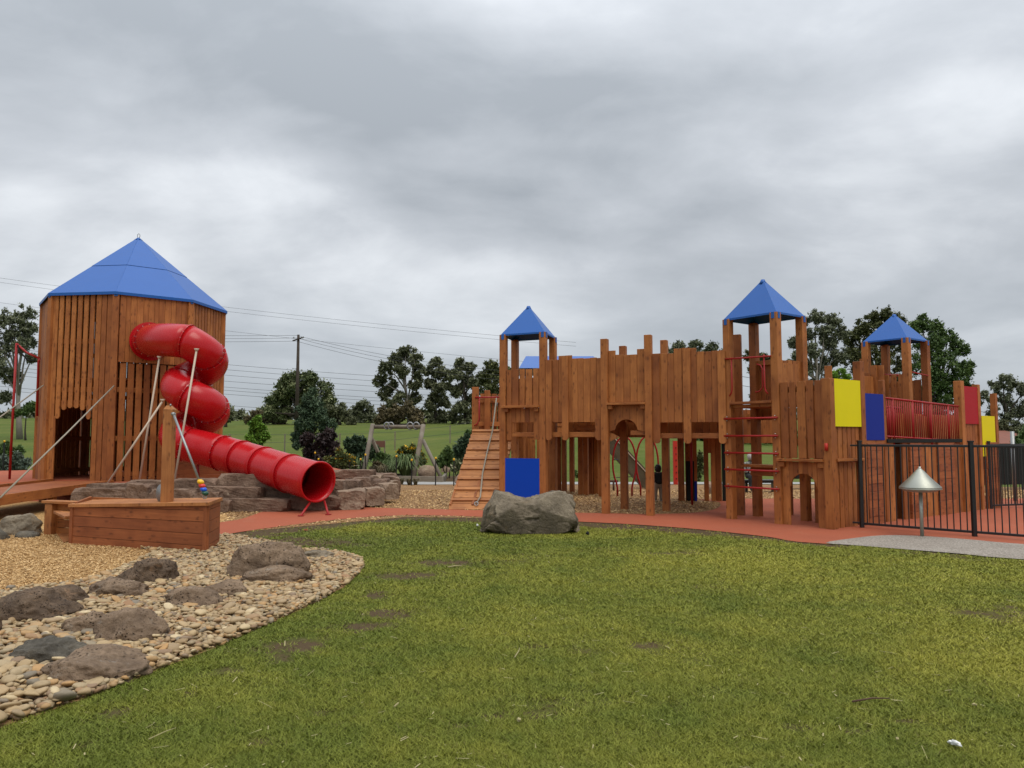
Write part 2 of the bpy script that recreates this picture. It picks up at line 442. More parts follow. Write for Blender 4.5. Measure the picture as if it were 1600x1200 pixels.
def beam(parent, name, p0, p1, w, t, mat='cedar_stain', side=None, ch=0.004):
    """squared timber from p0 to p1: w measured along 'side', t across it; grain runs along its local Z"""
    p0, p1 = Vector(p0), Vector(p1); d = p1 - p0
    if side is None: side = Vector((1, 0, 0)) if abs(d.normalized().x) < .9 else Vector((0, 1, 0))
    x, y, z = axes(d, Vector(side))
    me = box_mesh(name, w, t, d.length, mat, ch)
    L = round(d.length, 2)
    M = Matrix.Translation((p0 + p1) / 2) @ Matrix((x, y, z)).transposed().to_4x4()
    M = M @ Matrix.Diagonal((1, 1, d.length / max(L, .01), 1))
    return mesh_obj(name, me, M, parent)
def tube_mesh(name, pts, r, mat, seg=8, caps=True, closed=False, smooth=True):
    pts = [Vector(p) for p in pts]; n = len(pts)
    rs = r if isinstance(r, (list, tuple)) else [r] * n
    vs, fs = [], []
    t0 = (pts[1] - pts[0]).normalized()
    up = Vector((0, 0, 1)) if abs(t0.z) < .9 else Vector((1, 0, 0))
    nrm = (up - t0 * up.dot(t0)).normalized()
    for i in range(n):
        if closed: t = (pts[(i + 1) % n] - pts[i - 1]).normalized()
        else: t = (pts[min(i + 1, n - 1)] - pts[max(i - 1, 0)]).normalized()
        nrm = (nrm - t * nrm.dot(t)).normalized(); b = t.cross(nrm)
        for k in range(seg):
            a = 2 * math.pi * k / seg
            vs.append(pts[i] + (nrm * math.cos(a) + b * math.sin(a)) * rs[i])
    m = n if closed else n - 1
    for i in range(m):
        for k in range(seg):
            a, b2 = i * seg + k, i * seg + (k + 1) % seg; j = ((i + 1) % n) * seg
            fs.append((a, b2, j + (k + 1) % seg, j + k))
    if caps and not closed:
        fs.append(tuple(range(seg - 1, -1, -1))); fs.append(tuple((n - 1) * seg + k for k in range(seg)))
    me = mk(name, vs, fs, mat, smooth)
    return me
def tube(parent, name, pts, r, mat, seg=8, **k):
    pts = [Vector(p) for p in pts]; o = pts[0].copy()
    me = tube_mesh(name, [p - o for p in pts], r, mat, seg, **k)
    return mesh_obj(name, me, Matrix.Translation(o), parent)
def extr(parent, name, O, d, nrm, outline, th, mat, horiz=False):
    """flat board cut to an outline given as (metres along d, height), th thick, front face at O"""
    d = Vector(d).normalized(); nrm = Vector(nrm).normalized()
    x, y, z = d, nrm, Vector((0, 0, 1))
    c0 = sum(p[0] for p in outline) / len(outline); c1 = sum(p[1] for p in outline) / len(outline)
    vs = [(p[0] - c0, 0, p[1] - c1) for p in outline] + [(p[0] - c0, -th, p[1] - c1) for p in outline]
    n = len(outline)
    tr = tessellate_polygon([[Vector((p[0], p[1], 0)) for p in outline]])
    fs = [tuple(t) for t in tr] + [tuple(n + i for i in reversed(t)) for t in tr]
    fs += [(i, (i + 1) % n, n + (i + 1) % n, n + i) for i in range(n)]
    if horiz: vs = [(-v[2], v[1], v[0]) for v in vs]; x, z = -z, x          # grain runs along the board
    me = mk(name, vs, fs, mat)
    bm = bmesh.new(); bm.from_mesh(me); bmesh.ops.recalc_face_normals(bm, faces=bm.faces); bm.to_mesh(me); bm.free()
    M = Matrix((x, y, z)).transposed().to_4x4(); M.translation = Vector(O) + d * c0 + Vector((0, 0, c1))
    return mesh_obj(name, me, M, parent)
def sheet(name, poly, z, mat, kind='structure', label=None):
    """flat ground sheet from world (x, y) outline"""
    pts = [Vector((p[0], p[1], 0)) for p in poly]
    tr = tessellate_polygon([pts])
    me = mk(name, [(p.x, p.y, z) for p in pts], [tuple(t) for t in tr], mat)
    bm = bmesh.new(); bm.from_mesh(me)
    for f in bm.faces:
        if f.normal.z < 0: f.normal_flip()
    bm.to_mesh(me); bm.free()
    return tag(mesh_obj(name, me), label, None, None, kind)
def smooth_poly(pts, sub=6, jit=0.0, closed=True):
    """Catmull-Rom through the outline points, edge slightly ragged"""
    out = []; n = len(pts)
    for i in range(n if closed else n - 1):
        p0, p1, p2, p3 = (Vector(pts[(i + k) % n][:2]) for k in (-1, 0, 1, 2))
        for j in range(sub):
            t = j / sub
            q = 0.5 * ((2 * p1) + (p2 - p0) * t + (2 * p0 - 5 * p1 + 4 * p2 - p3) * t * t + (3 * p1 - p0 - 3 * p2 + p3) * t ** 3)
            if jit: q = q + Vector((random.uniform(-jit, jit), random.uniform(-jit, jit)))
            out.append((q.x, q.y))
    return out
def inpoly(X, Y, poly):
    P = np.array(poly); r = np.zeros(X.shape, bool); j = len(P) - 1
    for i in range(len(P)):
        xi, yi, xj, yj = P[i, 0], P[i, 1], P[j, 0], P[j, 1]
        c = ((yi > Y) != (yj > Y)) & (X < (xj - xi) * (Y - yi) / (yj - yi + 1e-12) + xi)
        r ^= c; j = i
    return r
def vnoise(X, Y, sc, seed, octs=4):
    r = np.random.default_rng(seed); T = r.random((64, 64)); out = 0; amp = 1; tot = 0
    for o in range(octs):
        u = X * sc + 13.7 * o + 100; v = Y * sc + 7.1 * o + 100
        iu = np.floor(u).astype(int); iv = np.floor(v).astype(int); fu = u - iu; fv = v - iv
        fu = fu * fu * (3 - 2 * fu); fv = fv * fv * (3 - 2 * fv)
        a = T[iu % 64, iv % 64]; b = T[(iu + 1) % 64, iv % 64]; c = T[iu % 64, (iv + 1) % 64]; d = T[(iu + 1) % 64, (iv + 1) % 64]
        out = out + amp * ((a * (1 - fu) + b * fu) * (1 - fv) + (c * (1 - fu) + d * fu) * fv); tot += amp
        amp *= .5; sc *= 2
    return out / tot
def fast_mesh(name, V, F, mat, attrs=None, smooth=False):
    """V (n,3), F (m,k) equal-sided faces"""
    me = bpy.data.meshes.new(name); n, (m, k) = len(V), F.shape
    me.vertices.add(n); me.vertices.foreach_set('co', V.astype(np.float32).ravel())
    me.loops.add(m * k); me.loops.foreach_set('vertex_index', F.astype(np.int32).ravel())
    me.polygons.add(m); me.polygons.foreach_set('loop_start', np.arange(0, m * k, k, dtype=np.int32))
    me.polygons.foreach_set('loop_total', np.full(m, k, dtype=np.int32))
    if smooth: me.polygons.foreach_set('use_smooth', np.ones(m, bool))
    me.update(calc_edges=True)
    for an, av in (attrs or {}).items():
        a = me.attributes.new(an, 'FLOAT', 'POINT'); a.data.foreach_set('value', av.astype(np.float32))
    me.materials.append(MATS[mat]); return me
# ================================================================== THE GROUND
def terr_z(X, Y):
    """flat playground, then a paddock that climbs to a low crest; falls away to the right"""
    X = np.asarray(X, float); Y = np.asarray(Y, float)
    t = np.clip(Y - 30, 0, 110)
    up = 0.047 * t + 0.0 * X
    # a grassy bank close behind the castle
    bank = 1.6 * np.exp(-((X - 4.0) / 7.0) ** 2) * np.clip((Y - 31) / 12.0, 0, 1) * np.exp(-np.clip(Y - 44, 0, 99) / 25.0)
    k = np.clip((X / np.maximum(Y, 1) - 0.45) / 0.15, 0, 1)
    dn = -0.03 * np.clip(Y - 30, 0, 110)
    wob = 0.25 * np.sin(X * .05 + 1) * np.clip((Y - 40) / 60, 0, 1)
    return (up + wob + bank) * (1 - k) + dn * k
def TZ(x, y): return float(terr_z(x, y))
def build_ground():
    ys = np.concatenate([np.arange(-40, 28, 4.0), np.arange(28, 60, 2.0), np.arange(60, 160, 5.0), np.array([160, 180, 220, 300, 450, 700, 1100, 1800])])
    xs = np.concatenate([-np.array([1500, 1000, 600, 400, 300, 220, 160])[::1], np.arange(-130, 131, 4.0), np.array([160, 220, 300, 400, 600, 1000, 1500])])
    X, Y = np.meshgrid(xs, ys)
    Z = terr_z(X, Y); far = np.clip((Y - 160) / 300, 0, 1); Z = Z * (1 - far) + (-1.0) * far
    V = np.stack([X.ravel(), Y.ravel(), Z.ravel()], 1); nx = len(xs)
    i = np.arange(len(ys) - 1)[:, None] * nx + np.arange(nx - 1)[None, :]
    i = i.ravel(); F = np.stack([i, i + 1, i + 1 + nx, i + nx], 1)
    me = fast_mesh('ground', V, F, 'paddock_grass', smooth=True)
    tag(mesh_obj('ground', me), 'green paddock rising behind the playground', None, None, 'structure')
build_ground()

def gp(L): return [tuple(g(x, y)[:2]) for x, y in L]
# edges measured in the photograph, laid out on the ground in metres
PEB_EDGE = gp([(568, 885), (545, 912), (500, 940), (430, 972), (350, 1008), (270, 1040), (200, 1068), (110, 1103), (0, 1140)])
PEB = PEB_EDGE + [(-2.9, 3.3), (-4.2, 3.0), (-5.4, 5.0)] + gp([(-60, 965), (0, 930), (60, 921), (120, 914), (170, 899), (215, 880), (238, 866)]) + [(-5.0, 10.35), (-4.2, 10.1)] + gp([(345, 838), (400, 846), (440, 852), (480, 861), (520, 864), (556, 873)])
MULCH_F = gp([(-60, 965), (0, 930), (60, 921), (120, 914), (170, 899), (215, 880), (250, 860)]) + [(-5.0, 10.8), (-5.6, 15.0), (-9, 15.9), (-10, 18.2), (-15, 18.5), (-17, 12), (-9.5, 5.5), (-6.5, 5.0)]
PATH_LOW = gp([(333, 839), (378, 832), (420, 826), (500, 816), (560, 810), (640, 806), (740, 808), (905, 816), (1000, 821), (1100, 829), (1200, 840), (1290, 851)])
PATH_UP = gp([(1125, 786), (1121, 795), (1085, 802), (1010, 804), (960, 803), (900, 802), (840, 799), (757, 798), (700, 797), (620, 795), (560, 793.5), (500, 794), (450, 796), (415, 799), (395, 806), (372, 813), (333, 819)])
RUB = PATH_LOW + [(7.6, 9.9), (11.0, 8.2), (19, 8.5), (20, 18.5), (11, 18.8), (5.0, 18.8)] + PATH_UP + [(-5.2, 12.6), (-5.2, 11.2)]
CONC = gp([(1290, 850), (1330, 843), (1380, 838), (1440, 839), (1520, 845), (1600, 852)]) + [(9.0, 9.6), (9.0, 8.0)] + gp([(1600, 876), (1500, 867), (1400, 859), (1340, 854)])
LAWN_OUT = [(-13, -3), (13, -3), (14, 9.5)] + gp([(1660, 874)]) + [(5.1, 11.0)] + list(reversed(PATH_LOW)) + [(-4.6, 10.8), (-9, 9), (-13, 6)]
MULCH_B = [(-5.3, 11.3), (-5.6, 13.0), (-8.5, 15.2), (-8, 17.5), (-6, 24.6), (-3, 24.65), (11.0, 24.6), (20, 22), (20, 12), (8, 11), (4.5, 13.0), (1, 14.2), (-2, 14.5)]

def build_lawn():
    x0, x1, y0, y1, st = -13.0, 13.0, -3.0, 15.0, 0.08
    xs = np.arange(x0, x1, st); ys = np.arange(y0, y1, st); X, Y = np.meshgrid(xs, ys)
    V = np.stack([X.ravel(), Y.ravel(), np.full(X.size, .004)], 1); nx = len(xs)
    i = (np.arange(len(ys) - 1)[:, None] * nx + np.arange(nx - 1)[None, :]).ravel()
    cx = V[i, 0] + st / 2; cy = V[i, 1] + st / 2
    i = i[inpoly(cx, cy, LAWN_OUT + [])]
    F = np.stack([i, i + 1, i + 1 + nx, i + nx], 1)
    me = fast_mesh('lawn', V, F, 'lawn_soil', {'dirt': dirt_at(V[:, 0], V[:, 1]), 'yel': yel_at(V[:, 0], V[:, 1])})
    bm = bmesh.new(); bm.from_mesh(me); bmesh.ops.delete(bm, geom=[v for v in bm.verts if not v.link_faces], context='VERTS'); bm.to_mesh(me); bm.free()
    tag(mesh_obj('lawn', me), 'mown lawn with bare earth patches', None, None, 'structure')
DIRT = [(190, 1112, 42, 16), (355, 1052, 28, 9), (300, 1085, 20, 8), (470, 1010, 50, 12), (440, 1030, 26, 8), (560, 980, 60, 7), (600, 960, 30, 6),
        (905, 1020, 26, 7), (830, 1010, 30, 6), (980, 1146, 26, 7), (400, 1160, 30, 8), (640, 900, 60, 7), (480, 850, 90, 10), (395, 838, 60, 9), (700, 880, 70, 5), (1330, 1145, 40, 6),
        (590, 930, 26, 6), (500, 1115, 30, 6), (250, 1140, 22, 7), (120, 1165, 30, 9), (720, 1135, 20, 5), (800, 1120, 50, 7), (1260, 1140, 30, 7), (1420, 1130, 30, 5), (1010, 1010, 30, 5)]
def dirt_at(X, Y):
    d = np.full(X.shape, 0.0)
    for px, py, rx, ry in DIRT:
        c = g(px, py); Yd = c.y; ax = rx / FOC * Yd * 1.15; ay = ry * Yd * Yd / (CAMZ * FOC) * 1.25
        q = ((X - c.x) / ax) ** 2 + ((Y - c.y) / ay) ** 2
        d = np.maximum(d, (0.85 if py < 1000 else 0.6) * np.exp(-q * 1.1))
    # worn strip of soil beside the rubber path
    P = np.array(PATH_LOW)
    yy = np.interp(X, P[:, 0], P[:, 1])
    wdt = np.interp(X, [-4.6, -3.5, -2.0, 0.5, 2.5, 4.0, 5.0], [2.0, 1.7, .95, .95, .95, .55, .15])
    dist = (yy - Y)
    d = np.maximum(d, np.clip(1.35 - np.maximum(dist, 0) / wdt, 0, 1) * 1.15 * ((X > -5.4) & (X < 5.4)))
    # scuffed ground along the pebble edge
    n = vnoise(X, Y, 0.9, 5, 4)
    return np.clip(d + np.clip((n - 0.62) * 2.2, 0, .5), 0, 1)
def yel_at(X, Y):
    n = vnoise(X, Y, 0.55, 9, 4); m = vnoise(X, Y, 2.2, 21, 3)
    b = np.clip((X + 2.2) / 5.0, 0, 1) * 0.32                      # the grass on the right is drier
    return np.clip((n - 0.42) * 1.7 + (m - .5) * .7 + b + .12, 0, 1)
build_lawn()
sheet('soil_base', [(-13, -3), (14, -3), (14, 16), (-9, 16), (-13, 12)], .002, 'bare_soil', label='bare earth under the lawn edges')
sheet('mulch_bed', smooth_poly(MULCH_F, 5, 0.02), .0095, 'mulch_gold', label='golden bark mulch beside the pebble bed')
sheet('play_area_mulch', MULCH_B, .008, 'mulch_tan', label='tan bark mulch under and behind the castle')
sheet('pebble_bed', smooth_poly(PEB, 4, 0.015), .011, 'mulch_tan', label='bed under the river pebbles')
sheet('rubber_path', smooth_poly(RUB, 4, 0.008), .013, 'red_rubber', label='red rubber softfall path and pad')
sheet('concrete_path', smooth_poly(CONC, 3, 0.0), .017, 'exposed_aggregate', label='pale exposed aggregate path at the lawn edge')
sheet('garden_path', [(-5.2, 24.6), (-5.2, 26.2), (12, 25.9), (12, 24.9), (2, 24.7)], .014, 'concrete', label='concrete path behind the play area')
sheet('garden_soil', [(-11, 25.2), (-11, 30.2), (-.4, 30.2), (1.0, 26.2), (-5.2, 26.2), (-5.2, 24.6), (-8, 24.6)], .011, 'bare_soil', label='bare garden soil around the swing frame')

# mound of rubber carrying the tower
MOUND = [(-9.6, 18.2), (-9.2, 16.3), (-7.6, 15.75), (-6.0, 15.85), (-4.9, 16.35), (-4.0, 17.4), (-3.6, 18.9), (-3.7, 21.0), (-5.2, 24.0), (-9, 26.5), (-15, 26.5), (-19, 23), (-18, 19), (-15.0, 18.3), (-12.0, 18.1)]
def seg_dist(X, Y, poly):
    P = np.array(poly); D = np.full(X.shape, 1e9)
    for i in range(len(P)):
        a = P[i]; b = P[(i + 1) % len(P)]; ab = b - a
        t = np.clip(((X - a[0]) * ab[0] + (Y - a[1]) * ab[1]) / (ab @ ab), 0, 1)
        D = np.minimum(D, np.hypot(X - a[0] - t * ab[0], Y - a[1] - t * ab[1]))
    return D
def mound_z(X, Y):
    X = np.asarray(X, float); Y = np.asarray(Y, float)
    s = np.where(inpoly(X, Y, MOUND), 1, -1) * seg_dist(X, Y, MOUND)
    t = np.clip((s + .02) / .25, 0, 1); z = .47 * t * t * (3 - 2 * t)
    z = z + .48 * np.exp(-(((X + 6.6) / 1.5) ** 2 + ((Y - 21.8) / 1.5) ** 2)) * (s > 0)
    return z - .02
def build_mound():
    st = .12; xs = np.arange(-19.5, -3, st); ys = np.arange(15.4, 27, st); X, Y = np.meshgrid(xs, ys)
    Z = mound_z(X, Y); nx = len(xs)
    V = np.stack([X.ravel(), Y.ravel(), Z.ravel()], 1)
    i = (np.arange(len(ys) - 1)[:, None] * nx + np.arange(nx - 1)[None, :]).ravel()
    keep = Z.ravel()[i] + Z.ravel()[i + 1] + Z.ravel()[i + nx] > -.055
    i = i[keep]; F = np.stack([i, i + 1, i + 1 + nx, i + nx], 1)
    me = fast_mesh('mound', V, F, 'red_rubber', smooth=True)
    bm = bmesh.new(); bm.from_mesh(me); bmesh.ops.delete(bm, geom=[v for v in bm.verts if not v.link_faces], context='VERTS'); bm.to_mesh(me); bm.free()
    tag(mesh_obj('mound', me), 'raised red rubber mound under the tower', None, None, 'structure')
build_mound()

# ================================================================== BIG TIMBER TOWER
TC = Vector((-10.38, 20.65, 0)); TR = 2.28; TB = .44
TVERT = [TC + Vector((math.cos(math.radians(a)), math.sin(math.radians(a)), 0)) * TR for a in [195.5 + 45 * k for k in range(8)]]
def build_tower():
    T = thing('play_tower', 'tall eight-sided timber play tower with a pointed blue roof', 'tower', (TC.x, TC.y, TB))
    ztop = 5.06
    for k in range(8):
        p = TVERT[k]; q = (p - TC).normalized(); p = p - q * .03
        beam(T, 'post', (p.x, p.y, TB - .05), (p.x, p.y, ztop + .04), .15, .15, 'cedar_stain', Vector((-q.y, q.x, 0)))
        tag(beam(T, 'bracket', (p.x + q.x * .085, p.y + q.y * .085, ztop - .06), (p.x + q.x * .085, p.y + q.y * .085, ztop + .05), .08, .012, 'blue_roof', Vector((-q.y, q.x, 0))))
    for k in range(8):
        a, b = TVERT[k], TVERT[(k + 1) % 8]
        d = (b - a); L = d.length; d.normalize(); n = Vector((d.y, -d.x, 0))
        if n.dot(a - TC) < 0: n = -n
        z = Vector((0, 0, 1))
        def slat(s, w, z0, z1, off=0.0, th=.035):
            p = a + d * s + n * off
            beam(T, 'plank', (p.x, p.y, z0), (p.x, p.y, z1), w, th, 'cedar_stain', d)
        for zr in (.62, 1.5, 2.7, 3.9, 4.95):
            if k == 1 and zr < 2: continue
            p, q = a + d * .1 - n * .06, a + d * (L - .1) - n * .06
            beam(T, 'rail', (p.x, p.y, zr), (q.x, q.y, zr), .12, .045, 'cedar_stain', z)
        if k == 1:      # doorway face
            for s, w in ((.105, .05), (.17, .075)): slat(s, w, TB, ztop)
            for i in range(6):
                s = .30 + i * .166
                zb = 2.06 + .22 * (1 - ((s - .70) / .50) ** 2)
                w = .112
                pts = [(s - w / 2, ztop), (s - w / 2, zb), (s - w / 4, zb - .03), (s + w / 4, zb - .03), (s + w / 2, zb), (s + w / 2, ztop)]
                if i in (0, 5): pts = [(s - w / 2, ztop), (s - w / 2, zb - .1), (s - w / 4, zb - .15), (s + w / 4, zb - .15), (s + w / 2, zb - .1), (s + w / 2, ztop)]
                extr(T, 'plank', a + n * .0175, d, n, pts, .035, 'cedar_stain')
            p, q = a + d * .2 - n * .05, a + d * 1.25 - n * .05
            beam(T, 'rail', (p.x, p.y, 2.36), (q.x, q.y, 2.36), .16, .045, 'cedar_stain', z)
            slat(.18 + .02, .10, TB, 2.05, -.005)
            for s, w in ((1.30, .13), (1.445, .13), (1.60, .14)): slat(s, w, TB, ztop)
        elif k == 2:    # slide face: boarded above, slatted below
            s = .09; i = 0
            while s < L - .1:
                w = (.135, .10, .14, .145, .11)[i % 5]; w = min(w, L - .085 - s)
                slat(s + w / 2, w, 3.38, ztop, .012); s += w + .004; i += 1
            s = .14
            while s < L - .12:
                slat(s + .065, .138, TB, 3.36, -.008); s += .185
        elif k in (3, 0):
            s = .10; i = 0
            while s < L - .12:
                w = .115 if k == 3 else .125
                if k == 0 and .75 < s < .86:
                    slat(s + w / 2, w, TB, 3.62); slat(s + w / 2, w, 4.05, ztop)
                else: slat(s + w / 2, w, TB, ztop)
                s += w + .035
        else:
            s = .12
            while s < L - .12:
                slat(s + .08, .165, TB, ztop); s += .178
    fl = TR - .15
    pts = [TC + Vector((math.cos(math.radians(a)), math.sin(math.radians(a)), 0)) * fl for a in [195.5 + 45 * k for k in range(8)]]
    for zf in (TB + .03, 3.0):
        n8 = 8
        vs = [(p.x - TC.x, p.y - TC.y, 0) for p in pts] + [(p.x - TC.x, p.y - TC.y, -.05) for p in pts]
        fs = [tuple(range(8)), tuple(range(15, 7, -1))] + [(i, i + 8, (i + 1) % 8 + 8, (i + 1) % 8) for i in range(8)]
        mesh_obj('floor', mk('floor', vs, fs, 'cedar_red' if zf > 1 else 'red_rubber'), Matrix.Translation((TC.x, TC.y, zf)), T)
    for (x, y) in ((-10.7, 20.0), (-9.9, 20.9)):
        beam(T, 'post', (x, y, TB), (x, y, 3.0), .14, .14)
    # roof: lower ring of panels and upper ring of panels with an open seam
    apex = TC + Vector((0, 0, za(371, TC.y, 212))); R0 = TR + .09; ze = ztop + .05
    E = [Vector((TC.x + math.cos(math.radians(195.5 + 45 * k)) * R0, TC.y + math.sin(math.radians(195.5 + 45 * k)) * R0, ze)) for k in range(8)]
    for k in range(8):
        e0, e1 = E[k], E[(k + 1) % 8]
        nn = (e1 - e0).cross(apex - e0).normalized()
        if nn.z < 0: nn = -nn
        for f0, f1, lift in ((0, .455, 0), (.46, .985, .006)):
            q = [e0.lerp(apex, f0), e1.lerp(apex, f0), e1.lerp(apex, f1), e0.lerp(apex, f1)]
            c = sum(q, Vector()) / 4; q = [c + (v - c) * .998 + nn * lift for v in q]
            vs = [v - c for v in q] + [v - c - nn * .018 for v in q]
            fs = [(0, 1, 2, 3), (7, 6, 5, 4)] + [(i, i + 4, (i + 1) % 4 + 4, (i + 1) % 4) for i in range(4)]
            mesh_obj('roof_panel', mk('roof_panel', vs, fs, 'blue_roof'), Matrix.Translation(c), T)
        dn = Vector((0, 0, -.07)); o = e0
        vs = [Vector(), e1 - e0, e1 - e0 + dn, dn]; inn = (TC - (e0 + e1) / 2); inn.z = 0; inn.normalize()
        vs = vs + [v + inn * .012 for v in vs]
        fs = [(0, 1, 2, 3), (7, 6, 5, 4)] + [(i, i + 4, (i + 1) % 4 + 4, (i + 1) % 4) for i in range(4)]
        mesh_obj('eave_trim', mk('eave_trim', vs, fs, 'blue_roof'), Matrix.Translation(o), T)
    cap = apex + Vector((0, 0, -.03))
    mesh_obj('roof_cap', tube_mesh('roof_cap', [(0, 0, -.06), (0, 0, .02)], [.12, .03], 'blue_roof', 8), Matrix.Translation(cap), T)
    ring = [cap + Vector((math.cos(t) * .035, 0, .075 + math.sin(t) * .06)) for t in [i * math.pi / 6 for i in range(12)]]
    tube(T, 'lifting_ring', ring, .009, 'grey_steel', 6, closed=True)
    # low boarded retaining panel beside the tower
    O = TVERT[3] + Vector((.1, -.55, 0))
    for i in range(5):
        z0 = .44 + i * .145
        beam(T, 'plank', (O.x - .35, O.y + .0, z0 + .07), (O.x + 1.0, O.y + .55, z0 + .07), .14, .04, 'cedar_red', Vector((0, 0, 1)))
build_tower()

# drawbridge from the doorway down towards the left of the camera
def build_bridge():
    p0 = Vector((-10.4, 18.35, .46)); p1 = Vector((-9.85, 10.9, .42)); d = (p1 - p0); L = d.length; d.normalize()
    sd_ = Vector((-d.y, d.x, 0)).normalized()     # points to +x side
    T = thing('timber_bridge', 'low timber bridge leading to the tower doorway', 'bridge', (-10.1, 14.5, 0))
    hw = .72
    n = int(L / .145)
    for i in range(n):
        c = p0 + d * (i + .5) * L / n
        beam(T, 'deck_board', c - sd_ * hw, c + sd_ * hw, L / n - .006, .035, 'cedar_red', d)
    for s in (-1, 1):
        a = p0 + sd_ * s * (hw + .025) + Vector((0, 0, -.06)); b = p1 + sd_ * s * (hw + .025) + Vector((0, 0, -.06))
        beam(T, 'side_beam', a, b, .19, .045, 'cedar_stain', Vector((0, 0, 1)))
        a2 = p0 + sd_ * s * (hw - .03) + Vector((0, 0, .045)); b2 = p1 + sd_ * s * (hw - .03) + Vector((0, 0, .045))
        if s < 0: beam(T, 'kerb', a2, b2, .06, .07, 'cedar_stain', Vector((0, 0, 1)))
        for f in (.06, .34, .62, .9):
            q = p0.lerp(p1, f) + sd_ * s * (hw - .08)
            beam(T, 'post', (q.x, q.y, 0), (q.x, q.y, .41), .12, .12)
    # chains from the tower posts down to the bridge sides
    for a, b in ((at(178, 603, 18.35), g(0, 778, .5)), (TVERT[1] + Vector((-.05, -.1, 2.8)), Vector((-10.95, 13.4, .5)))):
        tube(T, 'chain', [a, (a + b) / 2 - Vector((0, 0, .02)), b], .017, 'rope_grey', 6)
build_bridge()

